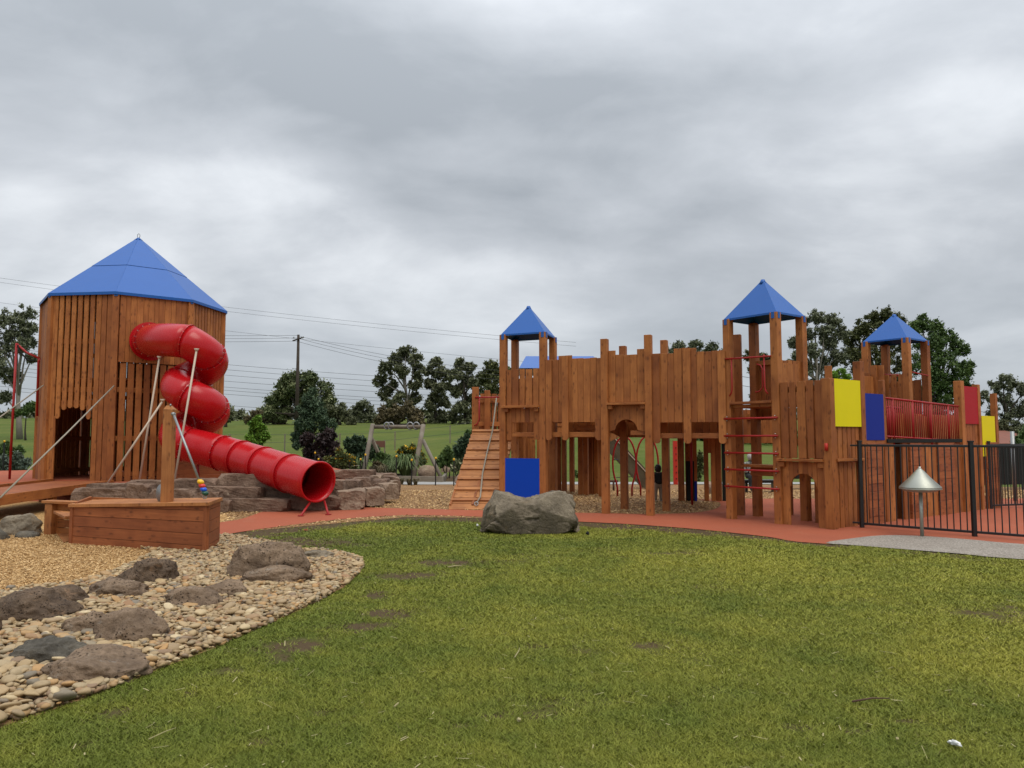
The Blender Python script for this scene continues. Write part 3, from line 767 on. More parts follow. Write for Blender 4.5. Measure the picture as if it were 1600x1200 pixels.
# ================================================================== TUBE SLIDE
def bez(p0, p1, p2, p3, n):
    out = []
    for i in range(n):
        t = i / n; u = 1 - t
        out.append(p0 * u ** 3 + p1 * 3 * u * u * t + p2 * 3 * u * t * t + p3 * t ** 3)
    return out
def build_slide():
    cx, cy, r, rt = -7.52, 17.93, .385, .395
    T = thing('tube_slide', 'glossy red spiral tube slide coming out of the tall tower', 'slide', (cx, cy, .44))
    start = at(232, 534, 18.95)
    z1, z2, z3 = za(533, 17.5), za(618, 17.5), za(694, 17.5)
    f1 = Vector((cx - .07, cy - r + .036, z1))
    path = bez(start, start + Vector((.30, -.55, -.02)), f1 + Vector((-.55, -.0, .06)), f1, 12)
    n = 56
    def hz(t): return z1 + (z2 - z1) * t if t < 1 else z2 + (z3 - z2) * (t - 1)
    for i in range(n):
        t = 2.0 * i / n; a = -math.pi / 2 + t * 2 * math.pi
        rq = r - .09 * max(0, 1 - t * 2.2); path.append(Vector((cx - .07 * max(0, 1 - t * 1.5) + rq * math.cos(a), cy + (r - rq) * -.6 + rq * math.sin(a), hz(t))))
    f3 = Vector((cx, cy - r, z3)); end = at(497, 753, 15.25)
    path += bez(f3, f3 + Vector((1.2, 0.02, -.28)), end + Vector((-1.15, .98, .20)), end, 28) + [end]
    N = len(path)
    cuts = [0, 3, 12, 19, 26, 33, 40, 47, 54, 61, 68, 75, 79, 84, 90, 96]
    cuts = [c for c in cuts if c < N - 1] + [N - 1]
    def rad(i): return rt
    # smooth frames
    tan = [(path[min(i + 1, N - 1)] - path[max(i - 1, 0)]).normalized() for i in range(N)]
    nr = Vector((0, 0, 1)); frames = []
    for t in tan:
        nr = (nr - t * nr.dot(t)).normalized(); frames.append((nr.copy(), t.cross(nr)))
    SEG = 32
    def shell(i0, i1):
        vs = []; fs = []; c = path[(i0 + i1) // 2]
        for rr in (rt, rt - .014):
            for i in range(i0, i1 + 1):
                a, b = frames[i]
                for k in range(SEG):
                    th = 2 * math.pi * k / SEG
                    vs.append(path[i] + (a * math.cos(th) + b * math.sin(th)) * rr - c)
        m = i1 - i0 + 1
        for i in range(m - 1):
            for k in range(SEG):
                k2 = (k + 1) % SEG
                fs.append((i * SEG + k, i * SEG + k2, (i + 1) * SEG + k2, (i + 1) * SEG + k))
                o = m * SEG
                fs.append((o + i * SEG + k2, o + i * SEG + k, o + (i + 1) * SEG + k, o + (i + 1) * SEG + k2))
        for e in (0, m - 1):
            for k in range(SEG):
                k2 = (k + 1) % SEG
                q = (e * SEG + k, e * SEG + k2, m * SEG + e * SEG + k2, m * SEG + e * SEG + k)
                fs.append(q if e else tuple(reversed(q)))
        return mk('slide_section', vs, fs, 'red_plastic', True), c
    for j in range(len(cuts) - 1):
        me, c = shell(cuts[j], cuts[j + 1])
        sec = mesh_obj('slide_section', me, Matrix.Translation(c), T)
    for j, i in enumerate(cuts):
        a, b = frames[i]; t = tan[i]
        ro = .020
        if i == N - 1:
            ring = [path[i] + (a * math.cos(th) + b * math.sin(th)) * (rt + .004) for th in [2 * math.pi * k / 40 for k in range(40)]]
            tube(T, 'rim', ring, .022, 'red_plastic', 8, closed=True)
            continue
        # bolted collar: a short band proud of the tube
        vs = []; fs = []
        prof = [(-.012, rt - .002), (-.012, rt + ro), (.012, rt + ro), (.012, rt - .002)]
        for k in range(40):
            th = 2 * math.pi * k / 40; u = a * math.cos(th) + b * math.sin(th)
            for (o, rr) in prof: vs.append(t * o + u * rr)
        for k in range(40):
            k2 = (k + 1) % 40
            for m in range(3): fs.append((k * 4 + m, k * 4 + m + 1, k2 * 4 + m + 1, k2 * 4 + m))
        fl = mesh_obj('collar', mk('collar', vs, fs, 'red_plastic', False), Matrix.Translation(path[i]), T)
        if j < 12 and j > 0:
            vs = []; fs = []
            for k in range(16):
                th = 2 * math.pi * (k + .5) / 16; u = a * math.cos(th) + b * math.sin(th); w = t.cross(u)
                c = u * (rt + ro * .5) - t * .0155; q = len(vs); h = .008
                for (sa, sb) in ((-1, -1), (1, -1), (1, 1), (-1, 1)): vs.append(c + u * h * sa + w * h * sb)
                for (sa, sb) in ((-1, -1), (1, -1), (1, 1), (-1, 1)): vs.append(c + t * .031 + u * h * sa + w * h * sb)
                fs += [(q, q + 1, q + 2, q + 3), (q + 7, q + 6, q + 5, q + 4)] + [(q + i2, q + (i2 + 1) % 4, q + 4 + (i2 + 1) % 4, q + 4 + i2) for i2 in range(4)]
            mesh_obj('collar_bolts', mk('collar_bolts', vs, fs, 'bare_bolt'), Matrix.Translation(path[i]), fl)['kind'] = 'stuff'
    # flange on the tower wall with a row of bolts
    a, b = frames[0]; n2 = Vector((.66, -.75, 0)).normalized(); a = Vector((0, 0, 1)); b = n2.cross(a)
    vs = []; fs = []
    for k in range(32):
        th = 2 * math.pi * k / 32; u = a * math.cos(th) + b * math.sin(th)
        vs += [u * (rt - .02), u * (rt + .09), u * (rt + .09) - n2 * .02, u * (rt - .02) - n2 * .02]
    for k in range(32):
        k2 = (k + 1) % 32
        for m in range(4): fs.append((k * 4 + m, k * 4 + (m + 1) % 4, k2 * 4 + (m + 1) % 4, k2 * 4 + m))
    fp = Vector((-9.13, 18.90, start.z)) + n2 * .05
    mesh_obj('wall_flange', mk('wall_flange', vs, fs, 'red_plastic'), Matrix.Translation(fp), T)
    # poles propping the spiral
    def zt(x, y): return float(mound_z(x, y))
    for (a, b, rr) in ((at(307, 548, 17.22), at(272, 735, 16.7), .024), (at(249, 560, 17.6), at(217, 750, 17.4), .024), (at(254, 627, 17.3), at(165, 757, 16.9), .024)):
        b.z = zt(b.x, b.y) - .02
        tube(T, 'prop_pole', [a, b], rr, 'cream_paint', 10)
        tube(T, 'pole_plate', [a + Vector((0, 0, .05)), a + Vector((0, 0, -.01))], [.06, .03], 'cream_paint', 8)
    tube(T, 'prop_pole', [path[70] - Vector((0, 0, .38)), Vector((path[70].x, path[70].y + .1, zt(path[70].x, path[70].y + .1)))], .03, 'red_metal', 10)
    # red legs under the mouth
    e = path[N - 1]
    for (px, py, dx) in ((470, 806, -.14), (513, 804, .13)):
        b = g(px, py, .02)
        tube(T, 'leg', [Vector((e.x + dx, e.y + .02, e.z - .385)), b], .022, 'red_metal', 10)
        tube(T, 'foot_plate', [b, b + Vector((0, 0, .012))], .06, 'red_metal', 10)
    rg = None and [e + (frames[N - 3][0] * math.cos(th) + frames[N - 3][1] * math.sin(th)) * (rt + .018) for th in [2 * math.pi * k / 40 for k in range(40)]]
build_slide()
# ================================================================== CASTLE
CA = thing('play_castle', 'long stained timber play castle with blue roofed turrets, climbing ramp and red railed ramp', 'castle', (3.0, 15.0, 0))
WA = Vector((.902, -.432, 0)).normalized(); NA = Vector((-.432, -.902, 0)).normalized()
OA = Vector((-.18, 16.2, 0))
VV = Vector((.6, -.8, 0)); VN = Vector((-.8, -.6, 0))
UU = Vector((.8, .6, 0)); UN = Vector((.6, -.8, 0))
PE = Vector((4.08, 14.16, 0)); PF = PE + VV * 1.02; PG = PF + VV * .95
UP = Vector((0, 0, 1))
def post(p, z1, z0=0.0, w=.14, side=WA, mat='cedar_stain'):
    return beam(CA, 'post', (p.x, p.y, z0), (p.x, p.y, z1), w, w, mat, side, .007)
def plank(O, d, n, s, w, z0, z1, off=0.0, th=.035, mat='cedar_stain', par=None):
    p = O + d * s + n * (off + random.uniform(-.0025, .0025))
    return beam(par or CA, 'plank', (p.x, p.y, z0), (p.x, p.y, z1), w, th, mat, d)
def planks(O, d, n, s0, s1, z0, z1, off=0.0, w=.135, gap=.005, zf=None, bf=None, th=.035):
    k = max(1, round((s1 - s0 + gap) / (w + gap))); ws = [random.uniform(.85, 1.15) for _ in range(k)]
    tot = sum(ws); av = s1 - s0 - gap * (k - 1); s = s0
    for i in range(k):
        ww = ws[i] / tot * av; c = s + ww / 2
        a = bf(c) if bf else z0; b = zf(c) if zf else z1
        plank(O, d, n, c, ww, a, b + random.uniform(-.008, .008), off, th); s += ww + gap
def rail(O, d, n, s0, s1, z, h, off, th=.045, name='rail', mat='cedar_stain'):
    p, q = O + d * s0 + n * off, O + d * s1 + n * off
    return beam(CA, name, (p.x, p.y, z), (q.x, q.y, z), h, th, mat, UP)
def round_plank(O, d, n, s, w, z0, z1, off=0.0, th=.035):
    r = w / 2; pts = [(s - r, z1), (s - r, z0 + .05)] + [(s - r * math.cos(t), z0 + .05 - .05 * math.sin(t)) for t in [math.pi * i / 6 for i in range(1, 6)]] + [(s + r, z0 + .05), (s + r, z1)]
    extr(CA, 'plank', O + n * (off + th / 2), d, n, pts, th, 'cedar_stain')
def floorslab(name, pts, z, th, mat='cedar_stain', boards=None):
    c = sum((Vector(p) for p in pts), Vector((0, 0))) / len(pts)
    n = len(pts); vs = [(p[0] - c.x, p[1] - c.y, 0) for p in pts] + [(p[0] - c.x, p[1] - c.y, -th) for p in pts]
    fs = [tuple(range(n)), tuple(range(2 * n - 1, n - 1, -1))] + [(i, i + n, (i + 1) % n + n, (i + 1) % n) for i in range(n)]
    me = mk(name, vs, fs, mat); bm = bmesh.new(); bm.from_mesh(me); bmesh.ops.recalc_face_normals(bm, faces=bm.faces); bm.to_mesh(me); bm.free()
    return mesh_obj(name, me, Matrix.Translation((c.x, c.y, z)), CA)
def turret_roof(cs, zc, zapex, over=.06):
    """four-sided sheet metal roof with a small folded eave, dark open underside"""
    c = sum(cs, Vector()) / 4
    E = [p + (p - c).normalized() * over for p in cs]
    E = [Vector((p.x, p.y, zc)) for p in E]; A = Vector((c.x, c.y, zapex)); o = Vector((c.x, c.y, zc))
    for i in range(4):
        a, b = E[i], E[(i + 1) % 4]
        nn = (b - a).cross(A - a).normalized()
        if nn.z < 0: nn = -nn
        q = [a, b, b.lerp(A, .97), a.lerp(A, .97)]
        cc = sum(q, Vector()) / 4
        vs = [v - cc for v in q] + [v - cc - nn * .01 for v in q]
        fs = [(0, 1, 2, 3), (7, 6, 5, 4)] + [(k, k + 4, (k + 1) % 4 + 4, (k + 1) % 4) for k in range(4)]
        mesh_obj('roof_panel', mk('roof_panel', vs, fs, 'blue_roof'), Matrix.Translation(cc), CA)
        inn = c - (a + b) / 2; inn.z = 0; inn.normalize()
        vs = [a - o, b - o, b - o - UP * .035, a - o - UP * .035]; vs += [v + inn * .008 for v in vs]
        mesh_obj('eave_trim', mk('eave_trim', vs, fs, 'blue_roof'), Matrix.Translation(o), CA)
    tube(CA, 'roof_cap', [A - UP * .10, A - UP * .01], [.075, .035], 'blue_roof', 8)
    for p in cs:
        o2 = (p - c).normalized(); q = p + Vector((o2.x, o2.y, 0)) * .0
        for nn in ((cs[1] - cs[0]).normalized(), (cs[2] - cs[1]).normalized()):
            sgn = 1 if nn.dot(p - c) > 0 else -1
            b0 = p + nn * sgn * .076
            beam(CA, 'bracket', (b0.x, b0.y, zc - .12), (b0.x, b0.y, zc - .005), .06, .01, 'blue_roof', Vector((-nn.y, nn.x, 0)))

# ---- turret one (left)
TA = OA; TBp = OA + WA * .93; TBL = Vector((.07, 17.05, 0)); TBR = TBL + WA * .93
ZE = 3.74
for p in (TA, TBp, TBL, TBR): post(p, ZE - .01)
turret_roof([TA, TBp, TBR, TBL], ZE, za(480, 16.5, 826) + .02)
planks(OA, WA, NA, .09, .84, 2.20, za(577, 16.0), .02, .125, .03)
rail(OA, WA, NA, .0, .86, 2.17, .05, .09, .13, 'ledge')
for s in (.11, .80): rail(OA, WA, NA, s - .04, s + .04, 2.10, .08, .06, .1, 'bracket_block')
rail(OA, WA, NA, .07, .86, 2.55, .1, -.03, .04)
planks(OA, WA, NA, .20, .72, za(660, 15.9), 2.14, 0.0, .11)
plank(OA, WA, NA, .14, .12, za(688, 16.1), 2.14, .004); plank(OA, WA, NA, .785, .12, za(687, 15.8), 2.14, .004)
rail(OA, WA, NA, .2, .73, za(679, 16), .09, -.02, .05); plank(OA, WA, NA, .225, .05, za(676, 16), za(659, 16), -.01)
p = OA + WA * .08 + NA * .07; q = OA + WA * .86
extr(CA, 'panel', OA + NA * .065, WA, NA, [(.04, .14), (.865, .14), (.865, za(716, 16)), (.04, za(716, 16))], .012, 'blue_panel')['label'] = 'square blue play panel behind the boulder'
planks(TBL, WA, -NA, .08, .85, 2.1, 2.85, .02, .125, .02)
planks(TBL - NA * .1, WA, NA, .0, .95, 1.5, 2.1, .0, .135, .004)
# ---- wall B to C
def topBC(s): return 3.215 if 1.27 < s < 1.55 else 3.135
planks(OA, WA, NA, 1.00, 2.23, za(660, 15.6), 3.13, .02, .135, .004, zf=topBC)
for s in (1.075, 1.44, 2.16):
    round_plank(OA, WA, NA, s, .135, za(688, 15.5), za(655, 15.5), .055 if s != 1.44 else .055)
round_plank(OA, WA, NA, 1.44, .14, za(688, 15.5), 3.20, .058); round_plank(OA, WA, NA, 1.075, .13, za(688, 15.6), 3.12, .057)
rail(OA, WA, NA, 1.0, 2.24, za(679, 15.5), .10, -.02, .05); rail(OA, WA, NA, 1.0, 2.24, 2.9, .12, -.03); rail(OA, WA, NA, 1.0, 2.24, 2.3, .12, -.03)
rail(OA, WA, NA, 1.5, 2.24, za(668, 15.5), .09, -.45, .05)
PC = OA + WA * 2.30; PD = OA + WA * 3.20
post(PC + NA * .06, 3.50); post(PD + NA * .06, 3.53)
# ---- bay C to D with ledge and arch
def topCD(s): return 3.27 if (s < 2.47 or s > 3.04) else 3.17
planks(OA, WA, NA, 2.375, 3.125, 2.22, 3.2, .02, .135, .004, zf=topCD)
rail(OA, WA, NA, 2.36, 3.14, 2.185, .045, .10, .14, 'ledge')
for s in (2.42, 3.08): rail(OA, WA, NA, s - .04, s + .04, 2.12, .08, .07, .1, 'bracket_block')
rail(OA, WA, NA, 2.36, 3.14, 2.9, .12, -.03); rail(OA, WA, NA, 2.36, 3.14, 2.12, .12, -.03)
cxa, ra, zc0 = 2.72, .235, za(674, 15.1)
s = 2.375
while s < 3.12:
    w = min(.135, 3.125 - s); pts = [(s, 2.16), (s, zc0)]
    for i in range(7):
        x = s + w * i / 6
        if abs(x - cxa) < ra: pts.append((x, zc0 + math.sqrt(ra * ra - (x - cxa) ** 2)))
        elif 0 < i < 6: pass
    pts.append((s + w, zc0 if abs(s + w - cxa) >= ra else zc0 + math.sqrt(ra * ra - (s + w - cxa) ** 2))); pts.append((s + w, 2.16))
    if abs(s - cxa) < ra: pts[1] = (s, zc0 + math.sqrt(ra * ra - (s - cxa) ** 2))
    cl = []
    for a in pts:
        if not cl or (abs(a[0] - cl[-1][0]) + abs(a[1] - cl[-1][1])) > 1e-4: cl.append(a)
    extr(CA, 'plank', OA + NA * .0175, WA, NA, cl, .035, 'cedar_stain'); s += w + .004
# pointed tongue and the frame beside the arch
extr(CA, 'pointed_board', OA - NA * .02, WA, NA, [(2.375, zc0 - .02), (2.375, zc0 - .20), (2.56, zc0 - .11)], .035, 'cedar_light')
rail(OA, WA, NA, 2.80, 3.13, zc0 - .03, .09, -.03, .05); 
# ---- wall D to E
def topDE(s): return 3.235 if 3.76 < s < 4.08 else 3.155
planks(OA, WA, NA, 3.275, 4.66, za(660, 14.6), 3.15, .02, .135, .004, zf=topDE)
for s in (3.345, 3.945, 4.60): round_plank(OA, WA, NA, s, .14, za(693, 14.6), 3.14 if s != 3.945 else 3.22, .057)
rail(OA, WA, NA, 3.27, 4.66, za(681, 14.6), .10, -.02, .05); rail(OA, WA, NA, 3.27, 4.66, 2.9, .12, -.03); rail(OA, WA, NA, 3.27, 4.66, 2.3, .12, -.03)
# ---- corridor deck, joists, rear parapet and rear posts
B0 = -.95
def P2(s, off): v = OA + WA * s + NA * off; return (v.x, v.y)
for i in range(7):
    o0 = -.06 - i * .13
    a = OA + WA * .95 + NA * o0; b = OA + WA * 4.70 + NA * o0
    beam(CA, 'deck_board', (a.x, a.y, 2.0), (b.x, b.y, 2.0), .125, .04, 'cedar_stain', NA)
for s in (1.05, 1.6, 2.15, 2.7, 3.25, 3.8, 4.35): 
    a = OA + WA * s + NA * -.05; b = OA + WA * s + NA * B0
    beam(CA, 'joist', (a.x, a.y, 1.9), (b.x, b.y, 1.9), .15, .05, 'cedar_stain', UP)
for q, zt_ in ((g(976, 796.5), 3.47), (g(1041.5, 799), 3.55)):
    post(q, zt_)
planks(OA + NA * -1.02, WA, NA, .95, 4.3, 1.52, 2.95, 0, .135, .005)
# ---- turret two (diamond, over the rung ladder)
PR = PF + UU * .80; PB = PE + UU * .80
for p in (PE, PF, PR, PB): post(p, 3.74, w=.145, side=VV)
turret_roof([PE, PF, PR, PB], 3.75, za(438, 14.05, 1197) + .01, .07)
floorslab('deck', [tuple(PE[:2]), tuple(PF[:2]), tuple(PR[:2]), tuple(PB[:2])], 2.12, .05)
rail(PE, VV, VN, .07, .95, 2.15, .045, .02, .16, 'ledge')
for py in (653.6, 681, 708, 734.5, 761.5):
    z = za(py, 13.75); a = PE + VN * .10 - VV * .06; b = PF + VN * .10 + VV * .06
    tube(CA, 'rung', [(a.x, a.y, z), (b.x, b.y, z)], .017, 'red_metal', 10)
    for q in (PE, PF):
        c = q + VN * .075; tube(CA, 'rung_bolt', [(c.x, c.y, z + .035), (c.x + VN.x * .02, c.y + VN.y * .02, z + .035)], .009, 'bare_bolt', 6)
        c = q + VN * .075; tube(CA, 'rung_bolt', [(c.x, c.y, z - .035), (c.x + VN.x * .02, c.y + VN.y * .02, z - .035)], .009, 'bare_bolt', 6)
# grab frame at the top of the rungs
zt = 3.0
a = PE + VN * .09 - VV * .0; b = PF + VN * .09 - VV * .05
tube(CA, 'grab_rail', [(a.x, a.y, za(561, 14.1)), (b.x, b.y, za(557, 13.4))], .016, 'red_metal', 8)
for s, sg in ((.13, 1), (.83, -1)):
    c = PE + VV * s + VN * .085
    tube(CA, 'grab_rail', [(c.x, c.y, 3.0), (c.x, c.y, 2.42), (c.x - VV.x * .02 * sg, c.y - VV.y * .02 * sg, 2.34), (c.x - VV.x * .06 * sg, c.y - VV.y * .06 * sg, 2.29)], .014, 'red_metal', 8)
c = PE + VV * .60 + VN * -.02
tube(CA, 'grab_rail', [(c.x, c.y, 2.85), (c.x + .05, c.y - .06, 2.82), (c.x + .07, c.y - .09, 2.75), (c.x + .07, c.y - .09, 2.42), (c.x + .03, c.y - .03, 2.35), (c.x - .03, c.y + .02, 2.34)], .013, 'red_metal', 8)
# boards behind the opening
OB = PE + UU * .35 + VV * -.15
planks(PB + UU * .06 - VV * .02, VV, VN, .0, .0 + .38, 1.85, 2.98, 0, .12, .006)
rail(PB + UU * .03, VV, VN, 0, .42, 2.95, .09, .03)
planks(PR + UU * .02, -UU, -UN, .06, .74, 2.1, 2.85, .0, .11, .012)     # right rear parapet of the turret
planks(PF - UU * .0, UU, UN, .08, .74, 2.1, 2.9, -.0, .12, .02)
# dark boarded back under the turret, seat ledge
planks(Vector((4.25, 15.05, 0)), UU, UN, .0, 1.75, 1.40, 2.08, 0, .13, .003)
planks(Vector((4.25, 15.05, 0)), UU, UN, .0, .26, .0, 1.40, 0, .13, .003)
rail(PE + UU * .45, VV, VN, .0, .95, .99, .05, .0, .30, 'seat', 'cedar_stain')
rail(PE + UU * .55, VV, VN, .05, .95, .88, .16, .0, .05)
post(Vector((4.47, 14.87, 0)), 3.55); post(Vector((5.44, 14.9, 0)), 2.1, w=.11)
post(PB + UU * .55 + VV * .15, 2.1); 
# ---- cubby front F to G
def tFG(s): return 2.485
planks(PF, VV, VN, .08, .88, za(716, 12.9), 2.48, .02, .125, .03)
rail(PF, VV, VN, .07, .90, 2.35, .1, -.03); rail(PF, VV, VN, .07, .90, 1.45, .1, -.03); 
rail(PF, VV, VN, .03, .90, 1.13, .045, .07, .12, 'ledge')
for s in (.10, .83): rail(PF, VV, VN, s - .05, s + .05, 1.055, .09, .04, .08, 'bracket_block')
sc, ra, zs = .475, .245, .86 - .0
s = .075; zs = za(740, 12.95) - ra
ed = [.075, .215, .30, .39, .475, .56, .65, .735, .885]
for i in range(len(ed) - 1):
    s0, s1 = ed[i], ed[i + 1] - .004
    if s1 <= sc - ra + .02 or s0 >= sc + ra - .02:
        plank(PF, VV, VN, (s0 + s1) / 2, s1 - s0, .0, 1.10, .0); continue
    def az(x): return zs + math.sqrt(max(0, ra * ra - (x - sc) ** 2))
    pts = [(s0, 1.10)] + [(s0 + (s1 - s0) * k / 5, az(s0 + (s1 - s0) * k / 5)) for k in range(6)] + [(s1, 1.10)]
    extr(CA, 'plank', PF + VN * .0175, VV, VN, pts, .035, 'cedar_stain')
PG = PF + VV * .96
post(PG, 2.50, w=.155, side=VV)
extr(CA, 'plank', PG + VN * .082 + VV * -.05, VV, VN, [(0, .02), (.14, .02), (.14, 2.48), (0, 2.48)], .01, 'cedar_stain')
tube(CA, 'handhold', [PG + VN * .095 + UP * 1.30, PG + VN * .095 + UP * 1.42], .03, 'orange_red_paint', 8)
beamc = beam(CA, 'post', (PF.x + UU.x * .7 + VV.x * .35, PF.y + UU.y * .7 + VV.y * .35, 0), (PF.x + UU.x * .7 + VV.x * .35, PF.y + UU.y * .7 + VV.y * .35, 2.4), .14, .14, 'cedar_stain', UU)
# ---- yellow side G to H
LH = 1.0
PH = PG + UU * LH
post(PH, 2.84, w=.14, side=UU)
planks(PG, UU, UN, .10, .90, za(716, 12.9), 1.9, .01, .125, .022)
planks(PG, UU, UN, .10, .90, 1.9, 2.45, .0, .125, .02)
rail(PG, UU, UN, .06, .93, 1.14, .045, .06, .1, 'ledge'); rail(PG, UU, UN, .06, .93, 2.3, .1, -.04); rail(PG, UU, UN, .06, .93, 1.5, .1, -.04)
planks(PG, UU, UN, .12, .78, .0, 1.11, .0, .11, .02)
extr(CA, 'panel', PG + UN * .06, UU, UN, [(.09, 1.70), (.93, 1.70), (.93, 2.50), (.09, 2.50)], .012, 'yellow_panel')['label'] = 'large yellow panel beside the arched cubby'
# ---- blue panel bay and long wall under the ramp
PI = PG + UU * 1.78
post(PI, 2.55, w=.09, side=UU)
extr(CA, 'panel', PG + UN * .05, UU, UN, [(1.09, 1.47), (1.73, 1.47), (1.73, 2.29), (1.09, 2.29)], .012, 'navy_panel')['label'] = 'dark blue panel beside the red railing'
rail(PG, UU, UN, 1.06, 1.8, 1.43, .07, .02)
def sleepers(s0, s1, off=.03, z1=1.42):
    k = 10; h = z1 / k
    for i in range(k):
        rail(PG, UU, UN, s0, s1, (i + .5) * h, h - .003, off + random.uniform(-.004, .004), .07, 'sleeper', 'cedar_red')
segs = [('S', 1.10, 1.62), ('P', 1.64, 2.10), ('D', 1.80, 2.72), ('P', 2.42, 2.62), ('S', 2.64, 3.08), ('P', 3.10, 3.75), ('S', 3.77, 4.45), ('P', 4.47, 5.65), ('S', 5.98, 6.60)]
for k, a, b in segs:
    if k == 'S': sleepers(a, b)
    elif k == 'P': planks(PG, UU, UN, a, b, 0, 1.42, .01, .16, .006)
    else: planks(PG, UU, UN, a, b, 0, 1.42, -.18, .14, .004)
# the ramp deck and its red railings
def ramp_rail(off, s0, s1, zt0, zt1, zb0, zb1, n):
    def pt(s, z): v = PG + UU * s + UN * off; return Vector((v.x, v.y, z))
    tube(CA, 'handrail', [pt(s0, zt0), pt(s1, zt1)], .019, 'red_metal', 8)
    tube(CA, 'bottom_rail', [pt(s0, zb0), pt(s1, zb1)], .016, 'red_metal', 8)
    for i in range(n):
        f = (i + .5) / n; s = s0 + (s1 - s0) * f
        tube(CA, 'baluster', [pt(s, zb0 + (zb1 - zb0) * f), pt(s, zt0 + (zt1 - zt0) * f)], .0095, 'red_metal', 5)
    for i in range(4):
        f = (i + .35) / 4; s = s0 + (s1 - s0) * f
        tube(CA, 'rail_post', [pt(s, 1.38), pt(s, zt0 + (zt1 - zt0) * f)], .02, 'red_metal', 6)
ramp_rail(.03, 1.84, 4.80, 2.23, 2.155, 1.535, 1.45, 38)
ramp_rail(-1.15, 1.84, 4.80, 2.23, 2.155, 1.535, 1.45, 30)
a = PG + UU * 1.1 + UN * .0; b = PG + UU * 6.6 + UN * .0; c = PG + UU * 6.6 + UN * -1.25; d = PG + UU * 1.1 + UN * -1.25
floorslab('ramp_deck', [tuple(v[:2]) for v in (a, b, c, d)], 1.475, .04, 'dark_mesh')
rail(PG, UU, UN, 1.80, 4.82, 1.455, .07, .06, .02, 'edge_strip', 'dark_mesh')
# end of the ramp: red and yellow panels
PJ = PG + UU * 4.92; PK = PG + UU * 5.74; PLq = PG + UU * 6.62
post(PJ, 2.68, w=.15, side=UU); post(PK, 2.64, w=.12, side=UU); post(PLq, 2.48, w=.11, side=UU)
planks(PG, UU, UN, 5.02, 5.66, 1.40, 1.83, .01, .13, .008)
extr(CA, 'panel', PG + UN * .05, UU, UN, [(5.02, 1.80), (5.70, 1.80), (5.70, 2.58), (5.02, 2.58)], .012, 'red_panel')['label'] = 'dark red panel at the far end of the ramp'
extr(CA, 'panel', PG + UN * .05, UU, UN, [(5.84, 1.12), (6.50, 1.12), (6.50, 1.98), (5.84, 1.98)], .012, 'yellow_panel')['label'] = 'small yellow panel at the far right corner'
# back wall of the ramp, seen through the balusters
planks(PG + UN * -1.30, UU, UN, 1.9, 8.2, 1.0, 2.05, 0, .17, .012)
# ---- turret three
L3 = Vector((8.25, 17.5, 0)); F3 = L3 + VV * .92; R3 = F3 + UU * .9; B3 = L3 + UU * .9
for p in (L3, F3, R3, B3): post(p, 3.74, w=.15, side=VV)
turret_roof([L3, F3, R3, B3], 3.75, za(490, 17.3, 1403) + .01, .06)
floorslab('deck', [tuple(v[:2]) for v in (L3, F3, R3, B3)], 2.0, .06)
planks(L3, VV, VN, .10, .84, 1.6, za(586, 17.1), .01, .125, .05)
rail(L3, VV, VN, .08, .85, 2.7, .1, -.03); 
planks(F3, UU, UN, .10, .8, 1.5, 2.0, .0, .12, .01)
a, b = R3, F3
tube(CA, 'grab_rail', [(F3.x + .08, F3.y, 2.98), (R3.x, R3.y - .08, 2.93)], .016, 'red_metal', 8)
tube(CA, 'grab_rail', [(B3.x - .35, B3.y - .2, 3.0), (B3.x + .25, B3.y - .12, 3.0)], .03, 'red_metal', 8)
planks(B3, VV, VN, .1, .8, 2.0, 2.85, 0, .13, .01)
# stepped palisade running from turret three back towards the castle
for px, py, dd, w in ((1375, 571, 17.1, .16), (1353, 583, 17.2, .15), (1342.5, 583, 17.0, .12), (1365, 571, 17.15, .14)):
    p = at(px, py, dd); beam(CA, 'plank', (p.x, dd, 1.2), (p.x, dd, p.z), w, .06, 'cedar_stain', VV)
p = at(1348, 561, 17.6); post(p, p.z, w=.13)
p = at(1294, 572, 15.6); post(p, p.z, w=.14)
PQ = Vector((xa(1284, 15.9), 15.9, 0))
planks(PQ, UU, UN, .0, 1.3, 1.4, 2.72, 0, .14, .006)
for px, zz in ((1365, 1), (1376, 1)):
    pass
planks(Vector((xa(1352, 16.9), 16.9, 0)), UU, UN, .0, .62, 1.3, 2.9, 0, .14, .006)
# ---- climbing ramp on the left, with cleats and rope
r0 = g(700, 797, .0); r1 = Vector((-.93, 17.95, 1.70)); rw0 = 1.0; rw1 = 1.0
RX = Vector((1, .0, 0))
def rp(f, s):
    a = r0.lerp(r1, f); return a + RX * s
n = 15; sl = (r1 - r0).normalized(); nu = RX.cross(sl).normalized()
for i in range(n):
    a = rp((i + .5) / n, 0); b = rp((i + .5) / n, 1.0)
    beam(CA, 'ramp_board', a, b, (r1 - r0).length / n - .008, .035, 'cedar_light', sl)
for i in range(8):
    f = .105 + i * .124
    a = rp(f, .0) + nu * .035; b = rp(f, 1.0) + nu * .035
    beam(CA, 'cleat', a, b, .07, .035, 'cedar_light', sl)
for s in (.03, .5, .97):
    a = rp(.02, s) - nu * .10; b = rp(.99, s) - nu * .10
    a.z = max(a.z, .06)
    beam(CA, 'ramp_joist', a, b, .14, .045, 'cedar_stain', nu)
tube(CA, 'rope', [rp(1.0, .56) + UP * .76, rp(.93, .50) + nu * .13, rp(.7, .50) + nu * .075, rp(.4, .53) + nu * .075, rp(.12, .62) + nu * .075, rp(.05, .57) + nu * .06], .017, 'rope_grey', 7)
tube(CA, 'rope_eye', [rp(.05, .57) + nu * .06 + Vector((math.cos(t) * .04, math.sin(t) * .02, math.sin(t) * .04)) for t in [i * math.pi / 4 for i in range(8)]], .009, 'grey_steel', 6, closed=True)
